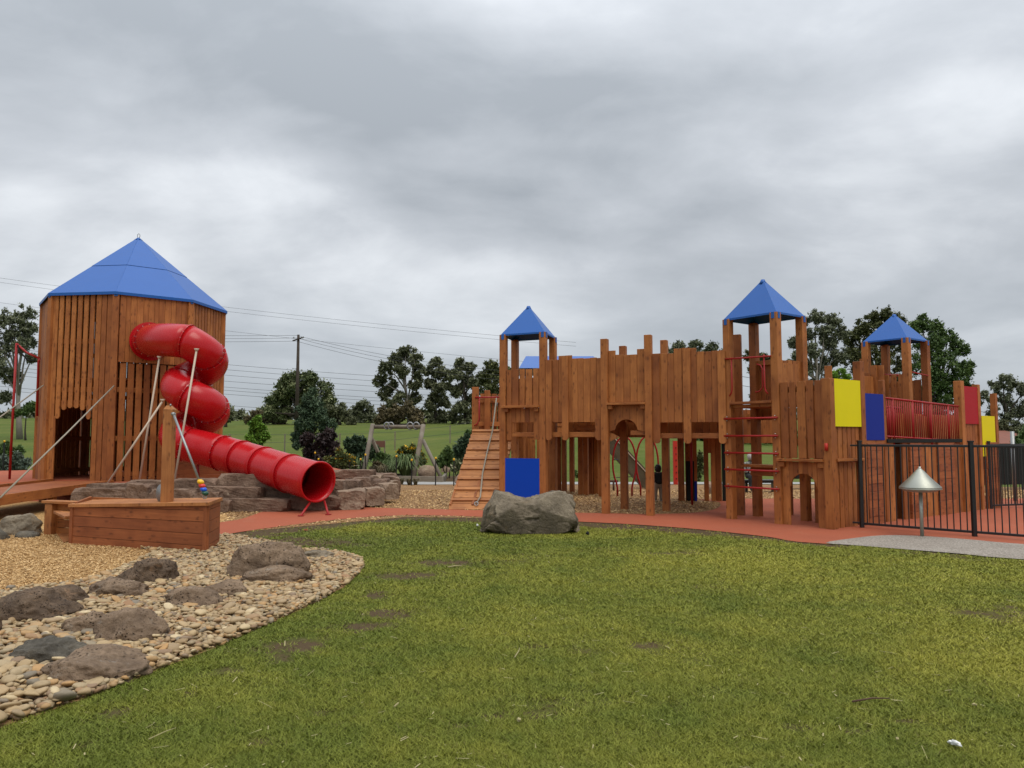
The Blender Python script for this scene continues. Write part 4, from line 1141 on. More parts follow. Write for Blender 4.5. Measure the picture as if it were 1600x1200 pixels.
# platform at the head of the ramp
pl = at(743, 605, 18.05); post(Vector((pl.x, 18.05, 0)), pl.z, w=.16, side=RX)
pm = at(761.5, 610, 18.9); post(Vector((pm.x, 18.9, 0)), pm.z, w=.14, side=RX)
floorslab('deck', [(-.9, 17.95), (.15, 17.95), (.3, 19.2), (-.9, 19.2)], 1.70, .05)
planks(Vector((-.85, 19.05, 0)), RX, Vector((0, -1, 0)), .05, 1.05, 1.62, 2.62, 0, .13, .02)
beam(CA, 'rail', (-.85, 18.98, 2.45), (.2, 18.98, 2.45), .11, .045, 'cedar_stain', UP)
beam(CA, 'rail', (-.85, 18.98, 1.86), (.2, 18.98, 1.86), .11, .045, 'cedar_stain', UP)
tube(CA, 'grab_rail', [(-.88, 17.96, za(621, 18)), (-.2, 17.96, za(621, 18))], .018, 'red_metal', 8)
tube(CA, 'grab_rail', [(-.78, 17.94, za(622, 18)), (-.78, 17.94, 1.95), (-.83, 17.94, 1.84), (-.9, 17.94, 1.80)], .014, 'red_metal', 8)
post(Vector((-.85, 19.15, 0)), 2.5, w=.12)
# planks closing the side under turret one
planks(Vector((.05, 18.3, 0)), RX, Vector((0, -1, 0)), .05, .85, .0, 1.62, 0, .14, .03)
post(Vector((.25, 18.0, 0)), 1.7, w=.12)
# ---- rear platform behind the wall
for (px, by) in ((894, 769), (908, 773), (916, 774), (924, 772.5), (932.5, 772.5)):
    q = g(px, by); post(q, 1.75, w=.12 if px != 908 else .13)
q = g(855, 768.5); planks(q, RX, Vector((0, -1, 0)), 0, .40, 0, 1.75, 0, .15, .004)
post(q + RX * .48 + Vector((0, -.02, 0)), 1.75, w=.12)
floorslab('deck', [(.8, 19.0), (2.6, 19.0), (2.6, 21.6), (.8, 21.6)], 1.80, .16)
planks(Vector((.8, 19.0, 0)), RX, Vector((0, -1, 0)), 0, 1.8, 1.80, 2.4, 0, .15, .02)
for x in (.45, 2.3):
    for y in (19.6, 21.4): post(Vector((x, y, 0)), 3.35, w=.12)
rz0, rz1 = 3.30, za(556.5, 20.5)
xl0, xl1, xr0, xr1 = .18, xa(822, 20.5), 2.42, xa(928, 20.5)
vs = [(xl0, 19.3, rz0), (xr0 + .05, 19.3, rz0), (xr0 + .05, 21.7, rz0), (xl0, 21.7, rz0), (xl1, 20.5, rz1), (xr1, 20.5, rz1)]
fs = [(0, 1, 5, 4), (1, 2, 5), (2, 3, 4, 5), (3, 0, 4), (3, 2, 1, 0)]
o = Vector((1.3, 20.5, rz0)); vs = [Vector(v) - o for v in vs]
mesh_obj('hipped_roof', mk('hipped_roof', vs, fs, 'blue_roof'), Matrix.Translation(o), CA)
# ---- rear boarded room with the dark wall
q = g(1060, 783.5); yb = q.y
def bx(px): return Vector((xa(px, yb), yb, 0))
post(bx(1063.5), 1.95, w=.13)
for a, b in ((1070, 1088), (1099, 1106), (1110, 1119)):
    A = bx(a); planks(A, RX, Vector((0, -1, 0)), 0, bx(b).x - A.x, 0, 1.98, 0, .12, .003)
A = bx(1099); planks(A, RX, Vector((0, -1, 0)), 0, .30, 1.15, 1.98, .0, .1, .003)
A = bx(1086); planks(A, RX, Vector((0, -1, 0)), 0, .22, 1.52, 1.98, .0, .1, .003)
post(bx(1122), 1.98, w=.12)
extr(CA, 'panel', bx(1071) + Vector((0, -.03, 0)), RX, Vector((0, -1, 0)), [(0, .02), (.19, .02), (.19, .96), (0, .96)], .012, 'dark_mesh')
extr(CA, 'panel', bx(1083.5) + Vector((0, -.03, 0)), RX, Vector((0, -1, 0)), [(0, .0), (.06, .0), (.06, .48), (0, .48)], .012, 'navy_panel')
floorslab('deck', [(2.6, 16.2), (4.9, 15.4), (5.4, 18.4), (3.0, 18.6)], 2.0, .12)
beam(CA, 'joist', (2.9, 17.2, 1.78), (5.0, 17.0, 1.78), .16, .05, 'cedar_stain', UP)
beam(CA, 'joist', (2.9, 18.3, 1.78), (5.0, 18.1, 1.78), .16, .05, 'cedar_stain', UP)
extr(CA, 'panel', bx(1127) + Vector((0, -.03, 0)), RX, Vector((0, -1, 0)), [(0, .0), (.09, .0), (.09, 1.9), (0, 1.9)], .03, 'dark_mesh')
q = g(1081.5, 790); tube(CA, 'fire_pole', [(q.x, q.y, 0), (q.x, q.y, 1.98)], .024, 'red_metal', 10)
q = g(1056, 757.5); extr(CA, 'climbing_strip', q, RX, Vector((0, -1, 0)), [(-.06, 0), (.07, 0), (.07, 1.42), (-.06, 1.42)], .12, 'orange_red_paint')
for i in range(6): tube(CA, 'hold', [(q.x + .02, q.y, .2 + i * .2), (q.x + .02, q.y - .03, .2 + i * .2)], .018, 'dark_mesh', 6)
# timber chute sloping down behind the hoops
a = at(952, 690, 22.5); b = g(1012, 757); b = Vector((b.x, 22.5, .1))
a1 = Vector((a.x, 22.5, 1.45))
beam(CA, 'chute_side', a1, Vector((xa(1020, 22.5), 22.5, .05)), .42, .04, 'ramp_timber', UP)
beam(CA, 'chute_side', a1 + Vector((0, .6, 0)), Vector((xa(1020, 22.5), 23.1, .05)), .42, .04, 'ramp_timber', UP)
beam(CA, 'chute_edge', a1 + Vector((0, -.03, .22)), Vector((xa(1020, 22.5), 22.47, .27)), .025, .03, 'cream_paint', UP)

# ================================================================== HOOP CLIMBER
HC = thing('hoop_climber', 'row of red bowed steel hoops behind the castle posts', 'climber', (xa(992, 19.7), 19.7, 0))
for px0, px1 in ((957, 993.5), (993.5, 1028)):
    x0, x1 = xa(px0, 19.7), xa(px1, 19.7); cx = (x0 + x1) / 2; hw = (x1 - x0) / 2; pts = []
    pts.append(Vector((cx - hw * .62, 19.7, 0))); pts.append(Vector((cx - hw * .62, 19.7, .22)))
    for i in range(1, 24):
        t = math.pi * 2 * (i / 24); a = t - math.pi / 2 - 0.0
        zz = .85 - .70 * math.cos(t); xx = cx - hw * math.sin(t)
        if i < 3 or i > 21: continue
        pts.append(Vector((xx, 19.7, zz)))
    pts.append(Vector((cx + hw * .62, 19.7, .22))); pts.append(Vector((cx + hw * .62, 19.7, 0)))
    tube(HC, 'hoop', pts, .024, 'red_metal', 8)
for z in (.95,):
    tube(HC, 'cross_bar', [(xa(957, 19.7), 19.72, z), (xa(966, 19.7), 19.72, z)], .016, 'black_metal', 6)
q = thing('balance_beam', 'low dark balance rail beyond the castle posts', 'balance beam', (3.0, 21.8, 0))
tube(q, 'beam', [(xa(905, 21.8), 21.8, .28), (xa(965, 21.8), 21.8, .28)], .035, 'twig', 8)
for px in (912, 958): tube(q, 'leg', [(xa(px, 21.8), 21.8, 0), (xa(px, 21.8), 21.8, .27)], .03, 'twig', 6)
# ================================================================== SAND TROUGH WITH PULLEY POST
def build_trough():
    a = g(108, 851); b = g(322, 865.5); c = b + Vector((-.13, .78, 0)); dpt = a + Vector((-.95, 1.15, 0))
    T = thing('play_trough', 'boat-shaped timber play trough with a tall post and hanging beads', 'play trough', ((a.x + b.x) / 2, (a.y + c.y) / 2, 0))
    za0, zb0 = za(789, a.y, 108), za(786, b.y, 325)
    d = (b - a); L = d.length; d.normalize(); n = Vector((d.y, -d.x, 0))
    # long front side: boards follow the ground, so the top one is a wedge
    rows = [(0.0, .14, .0, .085), (.145, .155, .09, .25), (.305, .32, .255, .415), (.47, .485, .42, .58)]
    hs = [(0.0, 0.0), (.125, .10), (.265, .255), (.405, .41), (.535, .56), (za0 - .03, zb0 - .03)]
    for i in range(5):
        l0, r0_ = hs[i]; l1, r1_ = hs[i + 1]
        extr(T, 'side_board', a + n * .0, d, n, [(.055, l0 + .003), (L - .055, r0_ + .003), (L - .055, r1_ - .003), (.055, max(l1 - .003, l0 + .012))], .04, 'cedar_red', True)
    for s in (.028, L - .028):
        h = za0 if s < 1 else zb0
        p = a + d * s - n * .015; beam(T, 'corner_post', (p.x, p.y, 0), (p.x, p.y, h - .03), .055, .06, 'cedar_red', d)
    # end face
    d2 = (c - b); L2 = d2.length; d2.normalize(); n2 = Vector((d2.y, -d2.x, 0))
    for i in range(5):
        z0, z1 = hs[i][1], hs[i + 1][1]
        extr(T, 'end_board', b + n2 * .001, d2, n2, [(.004, z0 + .003), (L2, z0 + .003), (L2, z1 - .003), (.004, z1 - .003)], .04, 'cedar_red', True)
    a2 = a + d2 * L2
    def flip(me):
        bm = bmesh.new(); bm.from_mesh(me); bmesh.ops.recalc_face_normals(bm, faces=bm.faces); bm.to_mesh(me); bm.free(); return me
    # lid of long boards over the closed part
    nb_ = 4
    for i in range(nb_):
        f0, f1 = i / nb_ * 1.06 - .05, (i + 1) / nb_ * 1.06 - .055
        w2 = d2 * L2
        vs = [a + w2 * f0 - d * .03 + UP * (za0 + .012), b + w2 * f0 + d * .035 + UP * (zb0 + .012), b + w2 * f1 + d * .035 + UP * (zb0 + .012), a + w2 * f1 - d * .03 + UP * (za0 + .012)]
        cc = sum(vs, Vector()) / 4; vs = [v - cc for v in vs] + [v - cc - UP * .042 for v in vs]
        fs = [(0, 1, 2, 3), (7, 6, 5, 4)] + [(k, k + 4, (k + 1) % 4 + 4, (k + 1) % 4) for k in range(4)]
        mesh_obj('lid_board', flip(mk('lid_board', vs, fs, 'cedar_light')), Matrix.Translation(cc), T)
    # back side: low beside the open alcove, full height behind the lid
    d3 = (dpt - c); L3_ = d3.length; d3.normalize(); n3 = Vector((d3.y, -d3.x, 0)); Lc = (a2 - c).length
    for i in range(5):
        z0, z1 = i * .122, (i + 1) * .122
        extr(T, 'back_board', c + n3 * .0, d3, n3, [(.0, z0 + .003), (Lc, z0 + .003), (Lc, z1 - .003), (0, z1 - .003)], .04, 'cedar_stain', True)
        if i < 4: extr(T, 'back_board', c + n3 * .0, d3, n3, [(Lc + .004, z0 + .003), (L3_, z0 + .003), (L3_, z1 - .006), (Lc + .004, z1 - .006)], .04, 'cedar_stain', True)
        extr(T, 'inner_board', a, (a2 - a), Vector((-1, -.3, 0)), [(.07, z0 + .003), (L2 - .05, z0 + .003), (L2 - .05, z1 - .003), (.07, z1 - .003)], .035, 'cedar_stain', True)
    q0 = c + d3 * (Lc + .01) + UP * .515; q1 = dpt + d3 * .05 + UP * .515
    beam(T, 'capping', q0 - n3 * .06, q1 - n3 * .06, .19, .04, 'cedar_light', n3)
    p = dpt - d3 * .05 - Vector((0, .09, 0)); beam(T, 'corner_post', (p.x, p.y, 0), (p.x, p.y, .485), .15, .11, 'cedar_light', d)
    for z0, ex in ((.08, .09), (.20, .05), (.30, .09)):
        beam(T, 'notched_board', (p.x + .08, p.y + .04, z0), (p.x + .12 + ex, p.y + .03, z0), .10, .04, 'cedar_stain', UP)
    m0 = dpt.lerp(a, .12) + d * .12; m1 = a - d * .04 + d2 * .12
    beam(T, 'seat', m0 + UP * .37, m1 + UP * .37, .18, .04, 'cedar_light', d2)
    fl = [dpt + UP * .03 + d * .1, a - d * .1 + UP * .03, a - d * .1 + d2 * L2 + UP * .03, dpt + d * .5 + UP * .03 + d2 * .1]
    cc = sum(fl, Vector()) / 4
    mesh_obj('floor_board', flip(mk('floor_board', [v - cc for v in fl] + [v - cc - UP * .02 for v in fl], [(0, 1, 2, 3), (7, 6, 5, 4)] + [(k, k + 4, (k + 1) % 4 + 4, (k + 1) % 4) for k in range(4)], 'cedar_light')), Matrix.Translation(cc), T)
    # the tall post
    q = Vector((xa(264, 10.35), 10.35, 0))
    zt = za(640, 10.35, 264)
    beam(T, 'tall_post', (q.x, q.y, 0), (q.x, q.y, zt), .135, .11, 'cedar_light', Vector((.98, -.1, 0)), .006)
    w = .135 / 2
    vs = [(-w, -.055, 0), (w, -.055, 0), (w, .055, 0), (-w, .055, 0), (-w + .03, -.03, .055), (w - .05, -.03, .055), (w - .05, .03, .055), (-w + .03, .03, .055)]
    mesh_obj('post_cap', mk('post_cap', vs, [(0, 1, 5, 4), (1, 2, 6, 5), (2, 3, 7, 6), (3, 0, 4, 7), (4, 5, 6, 7)], 'cedar_light'), Matrix.Translation((q.x, q.y, zt)), T)
    tube(T, 'cap_bolt', [(q.x + .02, q.y - .03, zt + .045), (q.x + .02, q.y - .03, zt + .075)], .012, 'grey_steel', 6)
    p0 = at(271, 647, 10.22); p1 = at(311, 750, 9.98)
    tube(T, 'steel_rod', [p0, p1], .016, 'grey_steel', 10)
    tube(T, 'rod_bracket', [p0 + Vector((-.02, .06, 0)), p0 + Vector((0, -.02, 0))], .026, 'grey_steel', 8)
    for (px, py, m) in ((313.5, 753, 'yellow'), (315.8, 759, 'red'), (318, 764.5, 'blue'), (320.5, 770.5, 'green')):
        c0 = at(px, py, 9.97); bm = bmesh.new(); bmesh.ops.create_icosphere(bm, subdivisions=3, radius=.046)
        for v in bm.verts: v.co.z *= .72
        me = bpy.data.meshes.new('bead'); bm.to_mesh(me); bm.free()
        me.polygons.foreach_set('use_smooth', [True] * len(me.polygons))
        mesh_obj('bead', me, Matrix.Translation(c0) @ Matrix.Rotation(.35, 4, 'Y'), T, 'bead_' + m)['label'] = m + ' plastic bead'
    c0 = at(320, 777, 9.97)
    tube(T, 'hook', [c0 + Vector((math.cos(t) * .025, 0, math.sin(t) * .02)) for t in [i * math.pi / 4 for i in range(8)]], .006, 'grey_steel', 6, closed=True)
    # round steel dish fixed behind the post
    c0 = at(252, 771, 10.5); k = 20
    tube(T, 'steel_dish', [c0, c0 + Vector((.02, .03, 0))], [.13, .14], 'grey_steel', 24)
build_trough()

# ================================================================== ROCKS
def rock_mesh(name, sx, sy, sz, seed, mat, block=0.0, sub=4, rough=.13, flat=0.0):
    """weathered stone; block>0 squares it up"""
    bm = bmesh.new(); bmesh.ops.create_icosphere(bm, subdivisions=sub, radius=1)
    o = Vector((seed * 7.31, seed * 3.17, seed * 1.77))
    # cutting planes give it facets
    rr = random.Random(seed); planes_ = []
    for _ in range(7):
        n = Vector((rr.uniform(-1, 1), rr.uniform(-1, 1), rr.uniform(-.5, 1))).normalized(); planes_.append((n, rr.uniform(.80, 1.0)))
    for v in bm.verts:
        p = v.co.copy()
        if block:
            e = 2 + 6 * block
            m = (abs(p.x) ** e + abs(p.y) ** e + abs(p.z) ** e) ** (1 / e); p = p / m
        for n, dd in planes_:
            q = p.dot(n)
            if q > dd: p = p - n * (q - dd) * .85
        dsp = mnoise.fractal(p * 1.3 + o, 1.0, 2.0, 4) * rough * 1.6 + mnoise.fractal(p * 4.5 + o, .8, 2.1, 4) * rough * .45
        dsp += -abs(mnoise.noise(p * 2.2 + o * 2)) * rough * .5
        p = p * (1 + dsp)
        if flat and p.z > flat: p.z = flat + (p.z - flat) * .3
        v.co = Vector((p.x * sx, p.y * sy, p.z * sz))
    me = bpy.data.meshes.new(name); bm.to_mesh(me); bm.free()
    me.polygons.foreach_set('use_smooth', [True] * len(me.polygons))
    me.materials.append(MATS[mat]); return me
def boulder(x0, x1, y0, y1, seed, mat, label, depth=.75, block=0.0, rot=0.0, sub=5, name='boulder', group=None, sink=.35, rough=.125, zb=0.0, parent=None, flat=0.0):
    """a stone seen between columns x0..x1, top y0, foot y1"""
    f = g(0.5 * (x0 + x1), y1, zb); W = (x1 - x0) / FOC * f.y; D = W * depth; block = max(block, .22)
    Yc = f.y + D * .5; W = (x1 - x0) / FOC * Yc
    c = Vector((xa((x0 + x1) / 2, Yc), Yc, 0))
    top = za(y0, Yc + D * .08); H = top - zb
    hz = H / (2 - 2 * sink) / .95
    me = rock_mesh(name, W / 2 / .93, D / 2, hz, seed, mat, block, sub, rough, flat)
    M = Matrix.Translation((c.x, c.y, top - hz * .95)) @ Matrix.Rotation(rot, 4, 'Z')
    o = mesh_obj(name, me, M, parent)
    if parent is None: tag(o, label, 'rock', group)
    return o
BR, BD, BS = 'basalt_brown', 'basalt_dark', 'bluestone'
G1 = 'boulders set in the pebble bed'
boulder(200, 272, 875, 918, 1, BD, 'angular dark boulder nearest the timber trough, at the mulch edge', .8, .35, group=G1)
boulder(152, 240, 905, 940, 2, BR, 'low brown boulder in front of the angular dark one', .8, 0, group=G1)
boulder(8, 116, 924, 980, 3, BD, 'largest dark pitted boulder at the mulch edge with tan patches', .75, .3, group=G1)
boulder(84, 150, 916, 952, 4, BD, 'dark boulder tucked against the right end of the pitted one', .8, .1, group=G1)
boulder(275, 352, 918, 956, 5, BR, 'low sloping brown boulder in the middle of the pebbles', .8, 0, group=G1)
boulder(330, 388, 908, 938, 51, BR, 'small flat stone at the tail of the sloping boulder', .8, 0, group=G1)
boulder(118, 186, 957, 998, 6, BR, 'rounded brown boulder, left one of the touching pair', .9, .1, group=G1)
boulder(165, 262, 957, 1012, 7, BR, 'rounded purple-brown boulder, right one of the touching pair', .7, 0, group=G1)
boulder(36, 135, 1000, 1044, 8, BS, 'dark blue-grey split stone lying among the pebbles', .6, .3, group=G1)
boulder(84, 232, 1014, 1076, 9, BR, 'broad flat brown boulder nearest the lawn edge', .8, 0, group=G1)
boulder(-34, 17, 948, 1003, 10, BD, 'dark boulder cut off by the left edge of the view', .9, .3, group=G1)
boulder(364, 482, 851, 910, 11, BR, 'big slab-shaped boulder near the far tip of the pebble bed', .6, .25, group=G1)
boulder(388, 484, 884, 917, 12, BR, 'lower boulder leaning in front of the big slab', .6, .05, group=G1)
boulder(474, 520, 860, 877, 13, 'boulder_grey', 'flat grey stone between the big slab and the lawn', .9, 0, group=G1)
boulder(256, 274, 930, 945, 14, BD, 'fist-sized dark stone between two brown boulders', .9, 0, group=G1, sub=3)
boulder(14, 68, 806, 838, 15, 'boulder_grey', 'smooth olive-grey boulder behind the left end of the trough', .9, 0)
boulder(30, 66, 830, 842, 16, BS, 'flat blue-grey stones at the mulch edge left of the trough', .7, 0, sub=3)
boulder(-30, 18, 824, 846, 17, BS, 'half hidden grey stone left of the smooth olive boulder', .7, 0, sub=3)
# the big grey boulder in front of the castle, two humps and a spur
def big_boulder():
    f = g(830, 838); W = 136 / FOC * 12.2
    bm = bmesh.new(); bmesh.ops.create_icosphere(bm, subdivisions=6, radius=1)
    topx = [-1.0, -.93, -.80, -.62, -.40, -.15, .1, .35, .55, .72, .86, .95, 1.0]
    topz = [.10, .70, .92, .88, .80, .76, .74, .79, .88, .93, .88, .70, .1]
    for v in bm.verts:
        p = v.co.copy(); e = 4.0
        e = 3.1; m = (abs(p.x) ** e + abs(p.y) ** e + abs(p.z) ** e) ** (1 / e); p = p / m
        q = p * 1.0
        hz_ = float(np.interp(q.x, topx, topz))
        z = (q.z * .5 + .5) * hz_ if q.z > -1 else 0
        qm = Vector((q.x * .8, q.y * .5, q.z * .4)); n1 = mnoise.fractal(qm * 2.0 + Vector((3, 1, 8)), 1, 2, 4); n2 = abs(mnoise.noise(Vector((q.x * 2.2 + q.z * 1.4, q.y * 2, q.z * 3.4 - q.x * 1.8)) + Vector((5, 5, 5))))
        n3 = mnoise.fractal(qm * 9 + Vector((1, 7, 2)), .7, 2.1, 4)
        k = 1 + .10 * n1 - .03 * n2 + .05 * n3
        dip = .20 * math.exp(-((q.x + .02) / .28) ** 2) * max(0, -q.y)
        dv, pv = mnoise.voronoi(Vector((qm.x * 2.6 + qm.z * .9, qm.y * 2.6, qm.z * 2.6 - qm.x * .7)) + Vector((4.2, 1.3, 2.2)))
        cr_ = max(0, 1 - (dv[1] - dv[0]) * 5.5); off_ = mnoise.noise(pv[0] * 3.1) * .16
        dv2, pv2 = mnoise.voronoi(qm * 7.0 + Vector((1.2, 7.3, 3.2)))
        k += off_ - .06 * cr_ + mnoise.noise(pv2[0] * 5.1) * .035 - .015 * max(0, 1 - (dv2[1] - dv2[0]) * 4)
        foot = 1.0 + .20 * (1 - z) * (1 if q.x < 0 else .4)
        PLS = [((-.5, -.75, .42), .93), ((.35, -.85, .30), .80), ((.1, -.9, -.2), .84), ((.75, -.5, .35), .98), ((-.85, -.2, .35), 1.0), ((-.1, -.45, .9), .93), ((.55, -.2, .8), 1.05), ((-.6, -.3, .75), 1.06)]
        v.co = Vector((q.x * W / 2 * k * foot, (q.y + dip) * .50 * k * (1.05 - .2 * z), z * .80 * (1 + .12 * n1 - .05 * n2 + .04 * n3) - .04))
        for pn, pd in PLS:
            pn = Vector(pn).normalized(); pq = Vector((v.co.x / (W / 2), v.co.y / .5, v.co.z / .40 - 1)); dd_ = pq.dot(pn) - pd
            if dd_ > 0: pq -= pn * dd_ * .92; v.co = Vector((pq.x * W / 2, pq.y * .5, (pq.z + 1) * .40)) + Vector((0, 0, 0)) 
    me = bpy.data.meshes.new('boulder'); bm.to_mesh(me); bm.free()
    me.polygons.foreach_set('use_smooth', [True] * len(me.polygons)); me.materials.append(MATS['boulder_grey'])
    o = mesh_obj('boulder', me, Matrix.Translation((xa(830, 12.2), 12.25, 0)) @ Matrix.Rotation(-.05, 4, 'Z'))
    tag(o, 'big double-humped grey boulder on the lawn in front of the castle', 'rock')
big_boulder()

# retaining wall of roughly squared stones around the mound
RW = thing('retaining_wall', 'low dry wall of rough brown stone blocks around the rubber mound', 'stone wall', (-5.5, 16.0, 0))
def block_mesh(name, sx, sy, sz, seed, mat):
    """roughly squared quarry block: crisp arrises, chipped corners, split faces"""
    bm = bmesh.new(); bmesh.ops.create_cube(bm, size=2)
    bmesh.ops.subdivide_edges(bm, edges=bm.edges[:], cuts=9, use_grid_fill=True)
    rr = random.Random(seed); o = Vector((seed * 5.1, seed * 2.3, seed * .7)); pl = []
    for _ in range(9):
        n = Vector((rr.choice((-1, 1)) * rr.uniform(.5, 1), rr.choice((-1, 1)) * rr.uniform(.3, 1), rr.choice((-1, 1)) * rr.uniform(.3, 1))).normalized()
        pl.append((n, n.x * math.copysign(1, n.x) + n.y * math.copysign(1, n.y) + n.z * math.copysign(1, n.z) - rr.uniform(.08, .32)))
    tx, tz, sk = rr.uniform(-.06, .06), rr.uniform(-.12, .12), rr.uniform(-.1, .1)
    for v in bm.verts:
        p = v.co.copy()
        for n, dd in pl:
            q = p.dot(n)
            if q > dd: p -= n * (q - dd)
        s = Vector((p.x * sx, p.y * sy, p.z * sz)); k = min(sx, sy, sz)
        w = s / max(k, .05)
        h = mnoise.fractal(w * .8 + o, 1, 2, 3) * .16 + mnoise.fractal(w * 2.6 + o, .8, 2, 3) * .06 - .10 * max(0, .25 - abs(mnoise.noise(w * Vector((.7, .7, 1.6)).length + o)))
        nrm = Vector((p.x ** 5, p.y ** 5, p.z ** 5)).normalized() if p.length > 0 else p
        s += nrm * h * k
        s.z += s.x * tx * .4 + (p.x * tz * sz * .5 if p.z > 0 else 0); s.x += p.z * sk * sz
        v.co = s
    me = bpy.data.meshes.new(name); bm.to_mesh(me); bm.free(); me.materials.append(MATS[mat])
    return me
def blockstone(x0, x1, y0, y1, Y, seed, mat='wall_stone', D=.55, rot=0.0):
    """squared stone whose front face stands at depth Y"""
    a = at(x0, y1, Y); b = at(x1, y0, Y); W = b.x - a.x; H = b.z - a.z
    me = block_mesh('stone', W / 2 * 1.0, D / 2, H / 2 * 1.06, seed, mat)
    M = Matrix.Translation(((a.x + b.x) / 2, Y + D * .5, (a.z + b.z) / 2)) @ Matrix.Rotation(rot, 4, 'Z')
    mesh_obj('stone', me, M, RW)
ST = [(110, 200, 764, 790, 15.6), (196, 232, 758, 792, 15.6), (134, 206, 757, 768, 15.95), (228, 300, 766, 800, 15.55), (196, 262, 752, 768, 16.0), (262, 336, 750, 772, 15.95),
      (298, 340, 770, 802, 15.5), (337, 432, 742, 766, 16.15), (322, 404, 762, 783, 15.75), (404, 470, 762, 785, 16.2), (466, 505, 766, 784, 16.2),
      (330, 359, 782, 804, 15.35), (358, 450, 781, 801, 15.5), (449, 530, 777, 797, 15.75), (500, 536, 752, 776, 16.3), (534, 560, 751, 772, 16.9),
      (522, 565, 768, 796, 15.9, 'wall_stone_light', .3), (562, 592, 764, 790, 16.5, 'wall_stone_light', .5), (588, 614, 757, 780, 17.5, 'wall_stone_light', .7),
      (555, 580, 747, 764, 18.2), (576, 595, 744, 760, 18.9, 'wall_stone_light'), (519, 582, 735, 747, 19.6), (430, 500, 744, 764, 16.6), (598, 612, 752, 764, 19.0, 'wall_stone_light', .8)]
for i, s_ in enumerate(ST):
    blockstone(*s_[:5], 100 + i * 3, s_[5] if len(s_) > 5 else 'wall_stone', .55, s_[6] if len(s_) > 6 else random.uniform(-.05, .05))
# further stones of the same wall left and behind
for i, (x, y) in enumerate([(-3.55, 18.8), (-3.5, 20.3), (-3.9, 21.7), (-4.6, 23.0)]):
    mesh_obj('stone', block_mesh('stone', .45, .5, .3, 300 + i, 'wall_stone'), Matrix.Translation((x, y, .2)) @ Matrix.Rotation(.3 * i, 4, 'Z'), RW)

# ================================================================== BLACK FENCES
def fence(nm, label, pts, h, pitch, post_w, bar=.016, toppitch=.06, up0=.08):
    T = thing(nm, label, 'fence', (pts[0][0], pts[0][1], 0))
    for i, p in enumerate(pts):
        p = Vector((p[0], p[1], 0))
        beam(T, 'post', (p.x, p.y, 0), (p.x, p.y, h + .06), post_w, post_w, 'black_metal', Vector((1, 0, 0)), .003)
        beam(T, 'post_cap', (p.x, p.y, h + .06), (p.x, p.y, h + .085), post_w + .012, post_w + .012, 'black_metal', Vector((1, 0, 0)), .003)
        if i == len(pts) - 1: break
        q = Vector((pts[i + 1][0], pts[i + 1][1], 0)); d = q - p; L = d.length; d.normalize()
        for z in (h, up0): beam(T, 'rail', p + d * post_w / 2 + UP * z, q - d * post_w / 2 + UP * z, .038, .03, 'black_metal', UP)
        n = int(L / pitch)
        for k in range(1, n):
            c = p + d * L * k / n
            beam(T, 'baluster', (c.x, c.y, up0 + .018), (c.x, c.y, h - .018), bar, bar, 'black_metal', d, .002)
    return T
f1 = g(1347, 825.5); f2 = g(1523, 839.5); fd = (f2 - f1); fd = fd / fd.length
FH = za(696, f1.y, 1347)
T = fence('pool_fence', 'black metal bar fence in front of the castle ramp', [f1[:2], f2[:2], (f2 + fd * 1.75)[:2], (f2 + fd * 3.5)[:2]], FH, .0915, .058)
for z in (FH, .09):
    beam(T, 'hinge', f1 + UP * z + Vector((-.12, .08, 0)), f1 + UP * z, .03, .03, 'black_metal', UP)
rb = Vector((10.15, 16.15, 0)); rd = Vector((1.0, .35, 0)).normalized()
fence('rear_fence', 'black metal bar fence beyond the far end of the castle', [(rb + rd * k * 2.0)[:2] for k in range(5)], 1.36, .085, .055, .014)
# dark shade cloth panel and grey pipe beyond
q = thing('garden_screen', 'long dark mesh screen beyond the rear fence', 'screen', (14.5, 21.5, 0))
beam(q, 'mesh_panel', (12.6, 21.5, .74), (19.5, 23.5, .74), 1.15, .02, 'dark_mesh', UP)
for k in range(4): beam(q, 'post', (12.6 + 2.3 * k, 21.52 + .667 * k, 0), (12.6 + 2.3 * k, 21.52 + .667 * k, 1.35), .05, .05, 'black_metal')
q = thing('pipe_post', 'grey pipe post standing above the rear fence', 'post', (xa(1582, 18.2), 18.2, 0))
tube(q, 'pipe', [(xa(1582, 18.2), 18.2, 0), (xa(1582, 18.2), 18.2, za(674, 18.2))], .045, 'grey_steel', 12)
tube(q, 'collar', [(xa(1582, 18.2), 18.2, 1.28), (xa(1582, 18.2), 18.2, 1.34)], .07, 'navy_panel', 12)

